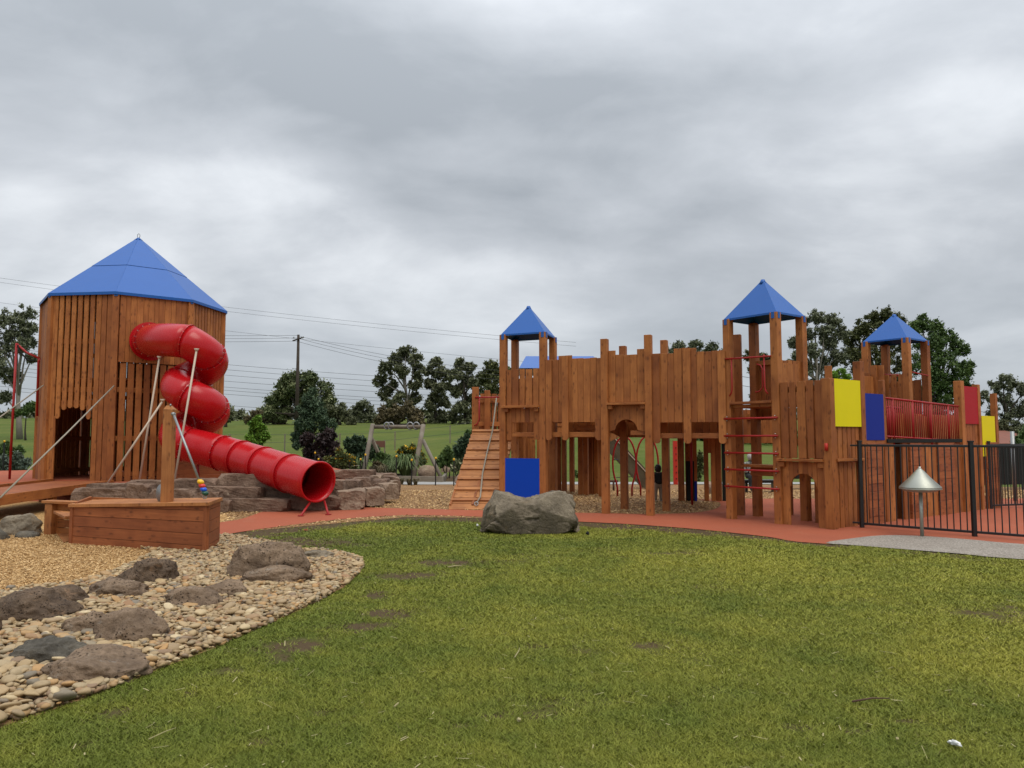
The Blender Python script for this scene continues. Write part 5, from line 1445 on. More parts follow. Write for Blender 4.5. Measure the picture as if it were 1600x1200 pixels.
# ================================================================== METAL CONE ON A POST
def build_cone():
    p = g(1441, 839.5); zt = za(732, p.y, 1441); zr = za(761.5, p.y, 1441)
    T = thing('cone_drum', 'brushed steel cone drum on a thin steel post', 'musical drum', (p.x, p.y, 0))
    tube(T, 'pole', [(p.x, p.y, 0), (p.x, p.y, zr - .06)], .027, 'brushed_steel', 16)
    tube(T, 'neck', [(p.x, p.y, zr - .07), (p.x, p.y, zr - .02)], .018, 'brushed_steel', 12)
    R = 29.5 / FOC * p.y
    prof = [(.0, zt + .005), (.025, zt + .003), (.03, zt - .01), (.05, zt - .025), (R * .5, zt - .025 - (zt - zr - .025) * .42), (R, zr + .008), (R + .002, zr - .004), (R - .004, zr - .012)]
    def lathe(nm, prof, mat, parent):
        N = 48; vs = []; fs = []
        for r_, z_ in prof:
            for k in range(N): vs.append((r_ * math.cos(2 * math.pi * k / N), r_ * math.sin(2 * math.pi * k / N), z_))
        for i in range(len(prof) - 1):
            for k in range(N): fs.append((i * N + k, (i + 1) * N + k, (i + 1) * N + (k + 1) % N, i * N + (k + 1) % N))
        me = mk(nm, vs, fs, mat, True); bm = bmesh.new(); bm.from_mesh(me); bmesh.ops.recalc_face_normals(bm, faces=bm.faces); bm.to_mesh(me); bm.free()
        return mesh_obj(nm, me, Matrix.Translation((p.x, p.y, 0)), parent)
    lathe('cone', prof, 'brushed_steel', T)
    lathe('rim', [(R - .012, zr - .010), (R + .004, zr - .014), (R + .004, zr - .024), (R - .015, zr - .032)], 'brushed_steel', T)
    lathe('dish', [(R - .02, zr - .028), (R * .75, zr - .058), (R * .4, zr - .072), (.018, zr - .074)], 'brushed_steel', T)
    tube(T, 'top_nut', [(p.x, p.y, zt), (p.x, p.y, zt + .025)], .022, 'bare_bolt', 8)
build_cone()

# ================================================================== SWING FRAME, PICKETS
def build_swing():
    Yl = 29.0
    T = thing('swing_frame', 'weathered round-timber swing frame standing without seats', 'swing frame', (xa(622, Yl), Yl, 0))
    def leg(x0, y0, x1, y1, Ya, Yb, r=.085):
        a = at(x0, y0, Ya); b = at(x1, y1, Yb); b.z = -.02
        tube(T, 'leg', [a, b], r, 'grey_timber', 10)
    leg(582.5, 663, 566, 736, 29, 27.9); leg(581, 685, 608, 742, 29.2, 30.0, .07)
    leg(661.5, 664, 645, 750, 27.9, 26.9); leg(661, 688, 692, 750, 28.1, 27.2, .07)
    a = at(583, 667, 29.0); b = at(662, 667, 27.9)
    tube(T, 'top_beam', [a, b], .075, 'grey_timber', 10)
    for f in (.28, .36, .74, .86):
        c = a.lerp(b, f)
        tube(T, 'hanger', [c + Vector((math.cos(t) * .11, -.02, .04 + math.sin(t) * .13)) for t in [i * math.pi / 5 for i in range(10)]], .024, 'grey_steel', 6, closed=True)
    E = thing('timber_edging', 'low grey timber edging below the swing frame', 'edging', (-3.8, 26.5, 0))
    beam(E, 'sleeper', (xa(584, 26.6), 26.6, .10), (xa(693, 26.0), 26.0, .10), .2, .1, 'grey_timber', UP)
    beam(E, 'sleeper', (xa(584, 26.6), 26.7, .14), (xa(640, 28.0), 28.0, .12), .2, .1, 'grey_timber', UP)
    beam(E, 'sleeper', (xa(693, 26.1), 26.1, .10), (xa(697, 29.0), 29.0, .10), .2, .1, 'grey_timber', UP)
build_swing()
PK_ = [(491.5, 706, 744, 'left'), (531, 716, 750, ''), (546, 718, 750, ''), (563, 716, 742, ''), (570.5, 709, 752, ''), (619, 711, 758, ''), (643, 717, 759, ''), (680.5, 714, 759, ''), (709, 716, 759.5, ''), (4, 688, 745, ''), (497, 716, 742, '')]
PL_ = ['behind the tube slide, just right of its middle', 'left of the yellow-flowered shrub', 'in front of the yellow-flowered shrub', 'just left of the swing frame', 'in front of the swing frame\'s left leg', 'in front of the strappy plant, left', 'between the strappy plant and the right swing leg', 'in front of the right swing leg', 'nearest the climbing ramp', 'at the far left beside the tower', 'behind the slide close to the purple bush']
for (px, y0, y1, _), lb in zip(PK_, PL_):
    b = g(px, max(y1, 752)); tz = za(y0, b.y)
    P = thing('star_picket', 'thin black stake with a yellow cap ' + lb, 'stake', (b.x, b.y, 0), 'yellow-capped stakes around the garden')
    beam(P, 'stake', (b.x, b.y, 0), (b.x, b.y, tz - .06), .035, .035, 'black_metal')
    tube(P, 'cap', [(b.x, b.y, tz - .07), (b.x, b.y, tz)], .03, 'bead_yellow', 8)
P = thing('string_line', 'thin string line strung between the yellow-capped stakes', 'string', (g(531, 752).x, g(531, 752).y, .7))
tube(P, 'string', [g(531, 752) + UP * .55, g(546, 752) + UP * .53, g(563, 752) + UP * .55], .008, 'rope_grey', 4)

# ================================================================== PLANTS
def leaves_mesh(name, blobs, n_per, size, mat, seed, clump=9, aspect=1.7, ground=None, droop=0.0, jit=.55):
    """many small leaf faces gathered in clumps through each blob: (centre, rx, ry, rz)"""
    r = np.random.default_rng(seed); Vs = []; R = []
    for (c, rx, ry, rz) in blobs:
        vol = max(.35, 1)
        k = max(3, int(clump))
        u = r.normal(size=(k, 3)); u /= np.linalg.norm(u, axis=1)[:, None]; rad = r.random(k) ** .45
        cc = u * rad[:, None] * .86
        tone = r.normal(0, .13, k)
        n = int(n_per); ci = r.integers(0, k, n)
        off = r.normal(size=(n, 3)); off /= np.linalg.norm(off, axis=1)[:, None]; off *= np.abs(r.normal(0, .19, n))[:, None]
        p = cc[ci] + off; p[:, 2] -= droop * np.abs(off[:, 0]) * 0
        h = np.clip(.5 + .28 * off[:, 2] / .36 + tone[ci] + r.normal(0, .14, n), 0, 1)  # clump tops lighter, undersides darker: top light put into leaf tone, plus random spread
        P = np.array(c)[None, :] + p * np.array([rx, ry, rz])[None, :]
        if ground is not None: P[:, 2] = np.maximum(P[:, 2], ground + .02)
        a = r.normal(size=(n, 3)); a[:, 2] -= droop; a /= np.linalg.norm(a, axis=1)[:, None]
        b = np.cross(a, r.normal(size=(n, 3))); b /= np.linalg.norm(b, axis=1)[:, None]
        s = size * r.uniform(.6, 1.3, n)[:, None]
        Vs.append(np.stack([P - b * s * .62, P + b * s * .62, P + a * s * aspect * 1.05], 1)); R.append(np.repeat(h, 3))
    V = np.concatenate(Vs).reshape(-1, 3); F = np.arange(len(V)).reshape(-1, 3)
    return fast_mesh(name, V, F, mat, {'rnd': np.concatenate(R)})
def limb(parent, nm, pts, r0, r1, mat, seg=7):
    n = len(pts); return tube(parent, nm, pts, [r0 + (r1 - r0) * i / (n - 1) for i in range(n)], mat, seg)
def tree(label, Y, blobs, base_px, mat, bark='bark_dark', n_per=750, size=.3, tr=.2, seed=1, clump=10, stems=None, nm='tree', grp=None, dr=.0, ysp=.8, cat='tree', branch=True, fork=.35):
    """blobs = (px, py, radius px) measured at distance Y, spread in depth"""
    rr = random.Random(seed); bl = []
    for (px, py, rp) in blobs:
        R = rp / FOC * Y; dy = rr.uniform(-1, 1) * R * ysp
        p = at(px, py, Y + dy); s = (Y + dy) / Y
        bl.append((p, R * s * 1.08, R * s * 1.08, R * s))
    bx_ = xa(base_px, Y); bz = TZ(bx_, Y)
    T = thing(nm, label, cat, (bx_, Y, bz), grp)
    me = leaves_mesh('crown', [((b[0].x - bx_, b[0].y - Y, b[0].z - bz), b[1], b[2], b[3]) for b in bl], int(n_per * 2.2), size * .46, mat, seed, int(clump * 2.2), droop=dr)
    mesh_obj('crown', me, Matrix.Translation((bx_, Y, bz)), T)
    base = Vector((bx_, Y, bz - .1))
    zt = max(b[0].z for b in bl); zl = min(b[0].z for b in bl)
    cx_ = sum(b[0].x for b in bl) / len(bl)
    top = Vector((cx_ + (bx_ - cx_) * .3, Y, bz + (zt - bz) * .72))
    mid = base.lerp(top, .45) + Vector((rr.uniform(-.03, .03) * (zt - bz), 0, 0))
    limb(T, 'trunk', [base, base.lerp(mid, .5), mid, top], tr, tr * .35, bark, 8)
    if branch:
        for b in bl:
            f = rr.uniform(fork, .85); s = base.lerp(mid, f / .5) if f < .5 else mid.lerp(top, (f - .5) / .5)
            if s.z > b[0].z: s.z = b[0].z - (b[0].z - base.z) * .3; s = Vector((base.x + (s.x - base.x) * .7, s.y, s.z))
            m = s.lerp(b[0], .55) + Vector((0, 0, (b[0].z - s.z) * .08)); m.x += rr.uniform(-.15, .15) * b[1]
            limb(T, 'branch', [s, m, b[0]], tr * .38, tr * .10, bark, 5)
    return T
FT = 'trees along the far edge of the paddock'
GUM = 'leaf_gum'
tree('tall eucalypt with pale stems at the far left edge', 62, [(14, 500, 20), (38, 492, 17), (22, 520, 18), (46, 512, 14), (8, 540, 20), (34, 540, 14), (2, 575, 18), (20, 590, 14), (-24, 520, 28), (-20, 560, 26), (50, 560, 8), (6, 620, 12), (44, 535, 12)], 31, 'leaf_gum_grey', 'bark_pale', 800, .22, .26, 3, 12, ysp=1)
tree('dark bush at the foot of the far left eucalypt', 60, [(40, 640, 10), (26, 645, 8), (50, 636, 9)], 40, 'leaf_green', n_per=500, size=.2, tr=.1, seed=4, branch=False)
tree('large round broad-leaved tree behind the power pole', 105, [(470, 600, 24), (445, 612, 20), (497, 612, 22), (430, 632, 18), (512, 632, 16), (462, 628, 26), (490, 640, 22), (420, 645, 10), (450, 594, 13), (482, 592, 14), (440, 648, 12)], 466, 'leaf_broad', 'bark_dark', 1500, .42, .5, 5, 14, ysp=1)
tree('tall open-crowned eucalypt left of the climbing ramp', 100, [(634, 553, 15), (620, 560, 14), (648, 563, 14), (604, 575, 14), (628, 580, 12), (655, 582, 14), (594, 595, 12), (612, 600, 12), (648, 602, 10), (602, 617, 12), (625, 622, 12), (650, 622, 12), (640, 640, 12), (612, 632, 10)], 640, GUM, 'bark_pale', 620, .42, .34, 6, 8, ysp=1.2)
tree('brown-green tree under the tall open eucalypt', 92, [(608, 645, 16), (628, 640, 17), (645, 650, 16), (595, 655, 10), (620, 660, 14), (650, 662, 14)], 622, 'leaf_brown', n_per=900, size=.32, tr=.3, seed=7)
tree('slim dark eucalypt right of the tallest one', 102, [(682, 567, 12), (673, 580, 12), (692, 585, 12), (670, 600, 11), (688, 606, 13), (680, 622, 12), (694, 630, 11), (670, 635, 12), (690, 650, 12), (678, 660, 11)], 680, GUM, 'bark_dark', 620, .42, .3, 8, 9, ysp=1.2)
tree('dark eucalypt behind the first stake of the ramp', 98, [(720, 570, 12), (735, 575, 10), (712, 588, 12), (729, 595, 13), (742, 600, 11), (716, 612, 13), (735, 622, 13), (720, 636, 13), (738, 645, 13), (708, 650, 12), (724, 660, 12), (700, 605, 7)], 726, GUM, 'bark_dark', 640, .42, .3, 9, 9, ysp=1.2)
tree('olive green tree showing behind the left turret', 80, [(768, 573, 15), (785, 582, 14), (757, 590, 14), (775, 600, 20), (762, 615, 20), (790, 615, 18), (770, 635, 20), (745, 640, 12), (785, 645, 20)], 770, 'leaf_olive', 'bark_dark', 1000, .3, .3, 10)
tree('small grey-green tree in the gap left of the open eucalypt', 110, [(568, 632, 11), (558, 640, 10), (578, 643, 10), (568, 650, 12), (553, 652, 8), (582, 655, 8)], 568, 'leaf_gum_grey', n_per=620, size=.4, tr=.22, seed=11)
tree('low spreading tree right of the round broad-leaved tree', 100, [(530, 640, 12), (540, 650, 12), (520, 652, 12), (548, 658, 9), (515, 640, 10)], 530, GUM, n_per=800, size=.35, tr=.3, seed=12)
tree('scrubby tree left of the round broad-leaved tree', 108, [(400, 650, 11), (414, 652, 10), (425, 656, 10), (388, 656, 7), (438, 660, 10)], 412, 'leaf_brown', n_per=600, size=.35, tr=.2, seed=13)
tree('round dark tree beside the far right of the tower', 96, [(352, 640, 9), (360, 650, 9), (346, 655, 10)], 352, GUM, n_per=600, size=.35, tr=.25, seed=14)
tree('pale-trunked eucalypt far behind the castle wall', 88, [(1060, 543, 11), (1085, 540, 12), (1110, 546, 12), (1045, 552, 9), (1130, 552, 9), (1072, 556, 12), (1100, 560, 12)], 1085, 'leaf_gum_grey', 'bark_pale', 700, .32, .3, 15)
tree('yellow-green treetop showing through the middle turret', 70, [(1172, 556, 11), (1192, 560, 11), (1210, 562, 9), (1180, 575, 14), (1215, 580, 12), (1195, 600, 14), (1180, 620, 12)], 1190, 'leaf_olive', 'bark_dark', 650, .26, .25, 16)
tree('tall airy eucalypt just right of the middle turret', 55, [(1276, 497, 14), (1300, 503, 15), (1255, 505, 10), (1288, 520, 16), (1262, 525, 14), (1240, 535, 10), (1300, 535, 16), (1270, 548, 16), (1245, 556, 11), (1312, 556, 15), (1288, 572, 16), (1256, 578, 14), (1235, 570, 8), (1300, 592, 14), (1275, 600, 13), (1315, 520, 12)], 1278, 'leaf_gum_grey', 'bark_pale', 900, .2, .22, 17, 11, ysp=1)
tree('broad dark tree between the two right-hand turrets', 58, [(1385, 492, 12), (1365, 500, 14), (1345, 513, 15), (1400, 505, 16), (1330, 528, 14), (1370, 522, 22), (1350, 545, 22), (1395, 540, 24), (1332, 560, 18), (1375, 570, 24), (1410, 575, 22), (1350, 585, 20), (1392, 600, 20)], 1372, 'leaf_olive', 'bark_dark', 1150, .2, .3, 18, 12)
tree('large dark green tree behind the right-hand turret', 52, [(1440, 505, 14), (1462, 512, 15), (1425, 518, 16), (1480, 530, 16), (1450, 535, 24), (1500, 545, 14), (1475, 558, 24), (1510, 575, 13), (1440, 570, 22), (1495, 590, 20), (1460, 600, 24), (1510, 605, 11), (1435, 615, 18), (1485, 625, 22), (1505, 640, 14), (1455, 645, 20), (1480, 660, 18)], 1470, 'leaf_green', 'bark_dark', 1250, .18, .3, 19, 13)
tree('light green shrub top between the yellow panel and the turret', 30, [(1302, 586, 8), (1315, 582, 8), (1324, 590, 7), (1310, 600, 10)], 1312, 'leaf_bright', n_per=450, size=.09, tr=.06, seed=20, nm='shrub', cat='shrub')
tree('grey airy eucalypt at the far right edge', 85, [(1568, 592, 12), (1582, 604, 14), (1555, 606, 13), (1600, 612, 14), (1540, 622, 12), (1572, 625, 15), (1595, 638, 16), (1550, 642, 14), (1575, 650, 15), (1612, 640, 16), (1540, 660, 12), (1562, 668, 13), (1590, 668, 14)], 1575, 'leaf_gum_grey', 'bark_dark', 620, .3, .3, 21, 8, ysp=1.1)
tree('dark hedge-like trees under the far right eucalypt', 75, [(1545, 672, 12), (1565, 668, 12), (1590, 680, 12), (1610, 672, 14), (1535, 684, 10)], 1580, 'leaf_gum', n_per=900, size=.28, tr=.25, seed=22)
tree('round green shrub at the far right edge above the fence', 26, [(1592, 690, 12), (1606, 680, 14), (1620, 692, 16), (1600, 702, 14)], 1602, 'leaf_green', n_per=700, size=.09, tr=.05, seed=23, nm='shrub', cat='shrub', branch=False)
# a low far scrub line that reads as one mass
def scrub():
    bl = []; r = random.Random(5)
    for k in range(150):
        px = r.uniform(-150, 1750); Y = r.uniform(128, 150); x = xa(px, Y); z = TZ(x, Y)
        if 380 < px < 470 and False: continue
        R = r.uniform(.8, 2.0); bl.append(((x, Y, z + R * .5), R * 2.2, R, R * .9))
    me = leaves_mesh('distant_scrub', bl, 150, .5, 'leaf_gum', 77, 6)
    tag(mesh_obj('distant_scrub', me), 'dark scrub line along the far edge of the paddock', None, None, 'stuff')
scrub()
def bank_hedge():
    bl = []; r = random.Random(8)
    for k in range(46):
        px = r.uniform(1000, 1320); Y = r.uniform(50, 56); x = xa(px, Y); z = TZ(x, Y); R = r.uniform(.6, 1.3)
        bl.append(((x, Y, z + R * .5), R * 1.5, R, R))
    me = leaves_mesh('bank_scrub', bl, 240, .22, 'leaf_green', 78, 6)
    tag(mesh_obj('bank_scrub', me), 'dark scrub behind the castle posts', None, None, 'stuff')
bank_hedge()
# garden
def shrub(label, Y, blobs, mat, n=900, size=.07, seed=1, nm='shrub', clump=10, tall=True):
    bx_ = xa(sum(b[0] for b in blobs) / len(blobs), Y)
    T = thing(nm, label, 'shrub', (bx_, Y, 0)); bl = []
    r = random.Random(seed)
    for px, py, rp in blobs:
        R = rp / FOC * Y; p = at(px, py, Y + r.uniform(-.4, .4) * R); bl.append(((p.x - bx_, p.y - Y, p.z), R, R, R))
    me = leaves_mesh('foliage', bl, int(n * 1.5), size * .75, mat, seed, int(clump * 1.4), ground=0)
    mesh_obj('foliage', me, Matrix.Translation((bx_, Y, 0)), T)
    for k in range(3):
        b = bl[k % len(bl)][0]
        limb(T, 'stem', [Vector((bx_ + .08 * (k - 1), Y, -.05)), Vector((bx_ + b[0] * .6, Y + b[1] * .5, b[2] * .5)), Vector((bx_ + b[0], Y + b[1], b[2]))], .03, .01, 'bark_dark', 5)
    return T
tree('weeping dark blue-green conifer in front of the power pole', 36, [(488, 612, 7), (484, 625, 12), (496, 632, 12), (476, 640, 14), (500, 650, 15), (485, 655, 18), (468, 662, 13), (512, 662, 14), (478, 675, 16), (505, 675, 16), (462, 682, 9), (465, 696, 8)], 490, 'leaf_cedar', 'bark_dark', 900, .12, .14, 30, 10, dr=.8)
tree('young bright green tree behind the tube slide', 31, [(402, 656, 7), (396, 664, 9), (408, 668, 9), (402, 678, 11), (392, 684, 8), (414, 682, 8), (404, 692, 9), (397, 672, 8)], 402, 'leaf_bright', 'bark_dark', 380, .13, .05, 31, 8)
shrub('dark purple bush beside the tube slide', 30, [(492, 690, 17), (512, 684, 14), (520, 698, 12), (488, 706, 15), (508, 710, 16), (478, 688, 10), (500, 725, 14)], 'leaf_purple', 1200, .09, 32)
shrub('rounded shrub dotted with yellow flowers next to the slide mouth', 26.8, [(530, 712, 14), (545, 718, 11), (516, 720, 11), (532, 726, 13), (550, 728, 8), (512, 730, 8)], 'leaf_yellow_flower', 1000, .06, 33)
shrub('flowering golden shrub inside the swing frame', 30.2, [(630, 706, 11), (643, 703, 10), (655, 712, 9), (622, 715, 10), (640, 716, 12), (658, 722, 8)], 'leaf_gold_flower', 900, .07, 34)
shrub('upright mid-green shrub left of the swing frame', 31, [(560, 690, 12), (572, 700, 13), (552, 702, 12), (585, 708, 12), (565, 714, 13), (545, 692, 8)], 'leaf_cedar', 900, .10, 35)
shrub('low green shrub just right of the slide', 29, [(596, 712, 9), (604, 720, 9), (590, 722, 9)], 'leaf_green', 600, .07, 36)
shrub('dark rounded green shrub right of the swing frame', 28.5, [(698, 716, 12), (690, 722, 9), (706, 724, 10), (700, 706, 9)], 'leaf_green', 900, .07, 37)
shrub('spiky blue-green shrub left of the climbing ramp', 30, [(720, 702, 12), (728, 690, 10), (712, 712, 10), (735, 702, 9), (726, 716, 10)], 'leaf_cedar', 900, .12, 38)
shrub('pale cream-leaved shrub beside the foot of the climbing ramp', 27, [(716, 724, 7), (722, 730, 7), (710, 732, 6)], 'leaf_cream', 500, .06, 39)
shrub('small grey shrub behind the purple bush', 29.5, [(466, 722, 10), (478, 726, 10), (458, 728, 8)], 'leaf_blue', 500, .07, 40)
shrub('brown-tinged low bush between stakes and swing', 27.5, [(590, 728, 8), (598, 734, 8), (582, 736, 7)], 'leaf_brown', 500, .07, 41)
shrub('grey-leaved shrub at the left edge beside the red pole', 27, [(8, 722, 14), (24, 718, 12), (38, 726, 11), (0, 732, 12), (20, 734, 12)], 'leaf_blue', 900, .07, 42)
shrub('dark green shrub behind the grey-leaved one at the left edge', 29, [(12, 700, 12), (28, 704, 9), (-4, 706, 12)], 'leaf_green', 900, .08, 43)
shrub('green shrub against the bank behind the castle', 29, [(900, 742, 7), (912, 746, 6), (1002, 744, 7)], 'leaf_green', 500, .06, 44)
shrub('yellowish climbing shrub seen through the gap in the dark wall', 27, [(1092, 715, 9), (1094, 732, 10), (1088, 745, 9)], 'leaf_olive', 700, .08, 45)
shrub('tall leafy shrub behind the foot of the climbing ramp', 33, [(742, 690, 10), (735, 680, 8), (748, 702, 9)], 'leaf_green', 600, .1, 46)
def strappy(label, px, py, Y, n, h, seed, mat='leaf_strap'):
    c = Vector((xa(px, Y), Y, 0)); r = np.random.default_rng(seed); V = []; R = []
    for i in range(n):
        a = r.uniform(0, 2 * np.pi); l = h * r.uniform(.6, 1.2); sp = r.uniform(.25, 1.0) * h * .9; w = .022
        d = np.array([np.cos(a), np.sin(a), 0]); s = np.array([-d[1], d[0], 0]) * w; v = r.random()
        pts = [d * .04, d * sp * .45 + [0, 0, l * .75], d * sp * .8 + [0, 0, l * .85], d * sp * 1.15 + [0, 0, l * .6]]
        for k in range(3):
            w0 = 1 - k * .28; w1 = 1 - (k + 1) * .3
            V += [pts[k] - s * w0, pts[k] + s * w0, pts[k + 1] + s * w1, pts[k + 1] - s * w1]; R += [v] * 4
    me = fast_mesh('strappy_plant', np.array(V), np.arange(len(V)).reshape(-1, 4), mat, {'rnd': np.array(R)})
    tag(mesh_obj('strappy_plant', me, Matrix.Translation(c)), label, 'plant')
strappy('strappy green grass clump inside the swing frame', 634, 735, 27.4, 420, .95, 50)
strappy('second strappy clump behind the first one', 612, 735, 28.6, 260, .7, 51)
strappy('brown tussock left of the strappy clump', 596, 740, 27.0, 200, .55, 52, 'leaf_brown')
strappy('tuft of reeds behind the swing frame left leg', 560, 735, 28.6, 200, .8, 53)
for i, (px, py, Y) in enumerate([(618, 756, 24.6), (628, 756, 24.7), (650, 757, 24.5), (640, 757, 24.4)]):
    strappy(['dry brown grass tuft left of its stake by the path', 'dry brown grass tuft right of the first stake', 'dry brown grass tuft between two middle stakes', 'dry brown tuft hard against the middle stake'][i], px, py, Y, 60, .22, 60 + i, 'leaf_brown')
# bare sapling and garden rocks behind
for (x0, x1, y0, y1, sd_, lb) in ((596, 612, 732, 742, 70, 'small tan garden rock left of the strappy clump'), (655, 680, 728, 742, 71, 'tan garden rock inside the right swing legs'), (690, 704, 726, 738, 72, 'pale rock behind the right swing leg'), (712, 728, 742, 752, 73, 'grey rock behind the foot of the climbing ramp'), (536, 556, 735, 742, 74, 'pale rock under the yellow-flowered shrub'),
                            (1100, 1118, 752, 768, 75, 'rock seen behind the dark boarded wall')):
    boulder(x0, x1, y0, y1 + 4, sd_, 'wall_stone_light', lb, .8, .2, sub=3)
# small things on posts: red board behind the swing
q = thing('garden_board', 'small red-brown board on posts behind the swing frame', 'sign', (xa(594, 32), 32, 0))
zb_ = TZ(0, 32)
beam(q, 'board', (xa(586, 32), 32, za(694, 32)), (xa(601.5, 32), 32, za(694, 32)), .27, .03, 'brick_wall', UP)
for px in (587, 601): beam(q, 'post', (xa(px, 32), 32.03, 0), (xa(px, 32), 32.03, za(688, 32)), .05, .05, 'grey_timber')
# paddock fence wire
q = thing('wire_fence', 'thin wire and post fence across the paddock', 'fence', (-6, 44, TZ(-6, 44)))
for k in range(14):
    x = -26 + k * 3.2; z = TZ(x, 44)
    beam(q, 'post', (x, 44, z - .05), (x, 44, z + 1.1), .06, .06, 'grey_timber')
for zz in (1.05, .6):
    tube(q, 'wire', [(x, 44, TZ(x, 44) + zz) for x in [-26 + k * 3.2 for k in range(14)]], .008, 'wire', 4)

# ================================================================== POWER POLE AND LINES
PY = 72.0; px_ = xa(463, PY); pz = TZ(px_, PY)
q = thing('power_pole', 'tall weathered timber power pole with a short crossarm', 'power pole', (px_, PY, pz))
tube(q, 'pole', [(px_, PY, pz - .2), (px_, PY, za(523, PY))], [.22, .12], 'pole_timber', 10)
beam(q, 'crossarm', (px_ - .5, PY - .15, za(531, PY) - .12), (px_ + .55, PY - .15, za(527, PY)), .12, .1, 'pole_timber', UP)
for dx in (-.4, .45): tube(q, 'insulator', [(px_ + dx, PY - .15, za(529, PY)), (px_ + dx, PY - .15, za(526.5, PY))], .06, 'grey_steel', 8)
WG = 'power lines crossing behind the playground'
def wire(label, a, b, Y0, Y1, sag, r=.022):
    p0 = at(a[0], a[1], Y0); p1 = at(b[0], b[1], Y1); pts = []
    for i in range(25):
        t = i / 24; p = p0.lerp(p1, t); p.z -= sag * 4 * t * (1 - t); pts.append(p)
    o = tube(None, 'power_line', pts, r, 'wire', 4)
    tag(o, label, 'power line', WG)
K = (463, 523)
wl = [((-200, 405), (900, 535), .6, 'topmost thin line passing above the tower eaves'), ((-200, 412), (900, 541), .6, 'second line from the top, passing just above the tower eaves'),
      ((-200, 445), (900, 572), .5, 'third line from the top at the left edge'), ((-200, 500), (463, 524), .5, 'line reaching the pole top from the left'), ((463, 524), (1000, 585), 1.2, 'line leaving the pole top to the right'),
      ((-200, 508), (463, 528), .5, 'line reaching the pole crossarm from the left'), ((463, 528), (1000, 594), 1.2, 'line leaving the pole crossarm to the right'), ((-200, 518), (463, 533), .4, 'lowest line reaching the crossarm from the left'), ((463, 533), (1000, 604), 1.2, 'lowest line leaving the crossarm to the right'),
      ((-200, 510), (1000, 608), .9, 'line crossing just below the crossarm'), ((-200, 518), (1000, 616), .9, 'second line below the crossarm'), ((-200, 527), (1000, 624), .9, 'third line below the crossarm'),
      ((-200, 548), (1000, 640), .9, 'line crossing the pole at half height'), ((-200, 545), (1000, 634), .6, 'upper line of the middle bunch'), ((-200, 555), (1000, 646), .8, 'middle line of the middle bunch'), ((-200, 562), (1000, 651), .8, 'lower line of the middle bunch'),
      ((-200, 583), (1000, 668), .7, 'upper line of the lowest pair'), ((-200, 589), (1000, 673), .7, 'lower line of the lowest pair'),
      ((1000, 560), (2000, 690), .6, 'line showing right of the last turret tree'), ((1000, 575), (2000, 700), .6, 'second line right of the last turret tree')]
for i, (a, b, sg, lb) in enumerate(wl):
    onp = (a[0] == 463 or b[0] == 463); Y0 = Y1 = (PY if onp else (160 if b[0] < 1500 else 110))
    wire(lb, a, b, Y0, Y1, sg * (1 if onp else 2.2), (.014 if onp else .032) * (1 if i > 2 else .75))

# ================================================================== HOUSE, RED POLE, STORE
def house():
    Y = 70.0; x0, x1 = xa(1535, Y), xa(1640, Y); zg = TZ((x0 + x1) / 2, Y)
    T = thing('brick_house', 'low brick house with a red tiled roof behind the far right fence', 'house', ((x0 + x1) / 2, Y + 4, zg))
    zw, zr_ = za(693, Y), za(676, Y + 4)
    c = Vector(((x0 + x1) / 2, Y + 4, zg))
    hx, hy = (x1 - x0) / 2, 4.0
    vs = [(-hx, -hy, 0), (hx, -hy, 0), (hx, hy, 0), (-hx, hy, 0), (-hx, -hy, zw - zg), (hx, -hy, zw - zg), (hx, hy, zw - zg), (-hx, hy, zw - zg)]
    mesh_obj('wall', mk('wall', vs, [(0, 1, 5, 4), (1, 2, 6, 5), (2, 3, 7, 6), (3, 0, 4, 7)], 'brick_wall'), Matrix.Translation(c), T)
    e = .5; vs = [(-hx - e, -hy - e, zw - zg), (hx + e, -hy - e, zw - zg), (hx + e, hy + e, zw - zg), (-hx - e, hy + e, zw - zg), (-hx + 1.5, 0, zr_ - zg + .2), (hx - 1.5, 0, zr_ - zg + .2)]
    mesh_obj('roof', mk('roof', vs, [(0, 1, 5, 4), (1, 2, 5), (2, 3, 4, 5), (3, 0, 4), (3, 2, 1, 0)], 'tile_roof'), Matrix.Translation(c), T)
    beam(T, 'window', (c.x - .8, Y - .01, zg + 1.5), (c.x + .8, Y - .01, zg + 1.5), 1.2, .05, 'dark_mesh', UP)
    beam(T, 'door', (c.x - 2.6, Y - .01, zg), (c.x - 2.6, Y - .01, zg + 2.0), .9, .05, 'pole_timber', Vector((1, 0, 0)))
house()
def red_gantry():
    b = at(15, 745, 19.6); b.z = float(mound_z(b.x, b.y)); t_ = at(26, 536, 19.6)
    T = thing('hoist_pole', 'tall thin red steel pole with a bent arm left of the tower', 'pole', (b.x, b.y, b.z))
    tube(T, 'pole', [b, t_], .03, 'red_metal', 10)
    e = at(62, 560, 19.6); m = at(42, 551, 19.6)
    tube(T, 'arm', [t_ + Vector((0, 0, -.02)), m, e], .028, 'red_metal', 8)
    tube(T, 'chain', [t_ + Vector((.05, -.02, -.05)), at(30, 549, 19.58), at(44, 563, 19.58), at(54, 564, 19.6)], .022, 'dark_mesh', 6)
    e2 = at(54, 572, 19.65)
    tube(T, 'drop_rod', [e, at(60, 566, 19.6), at(58, 650, 19.7)], .028, 'red_metal', 8)
red_gantry()
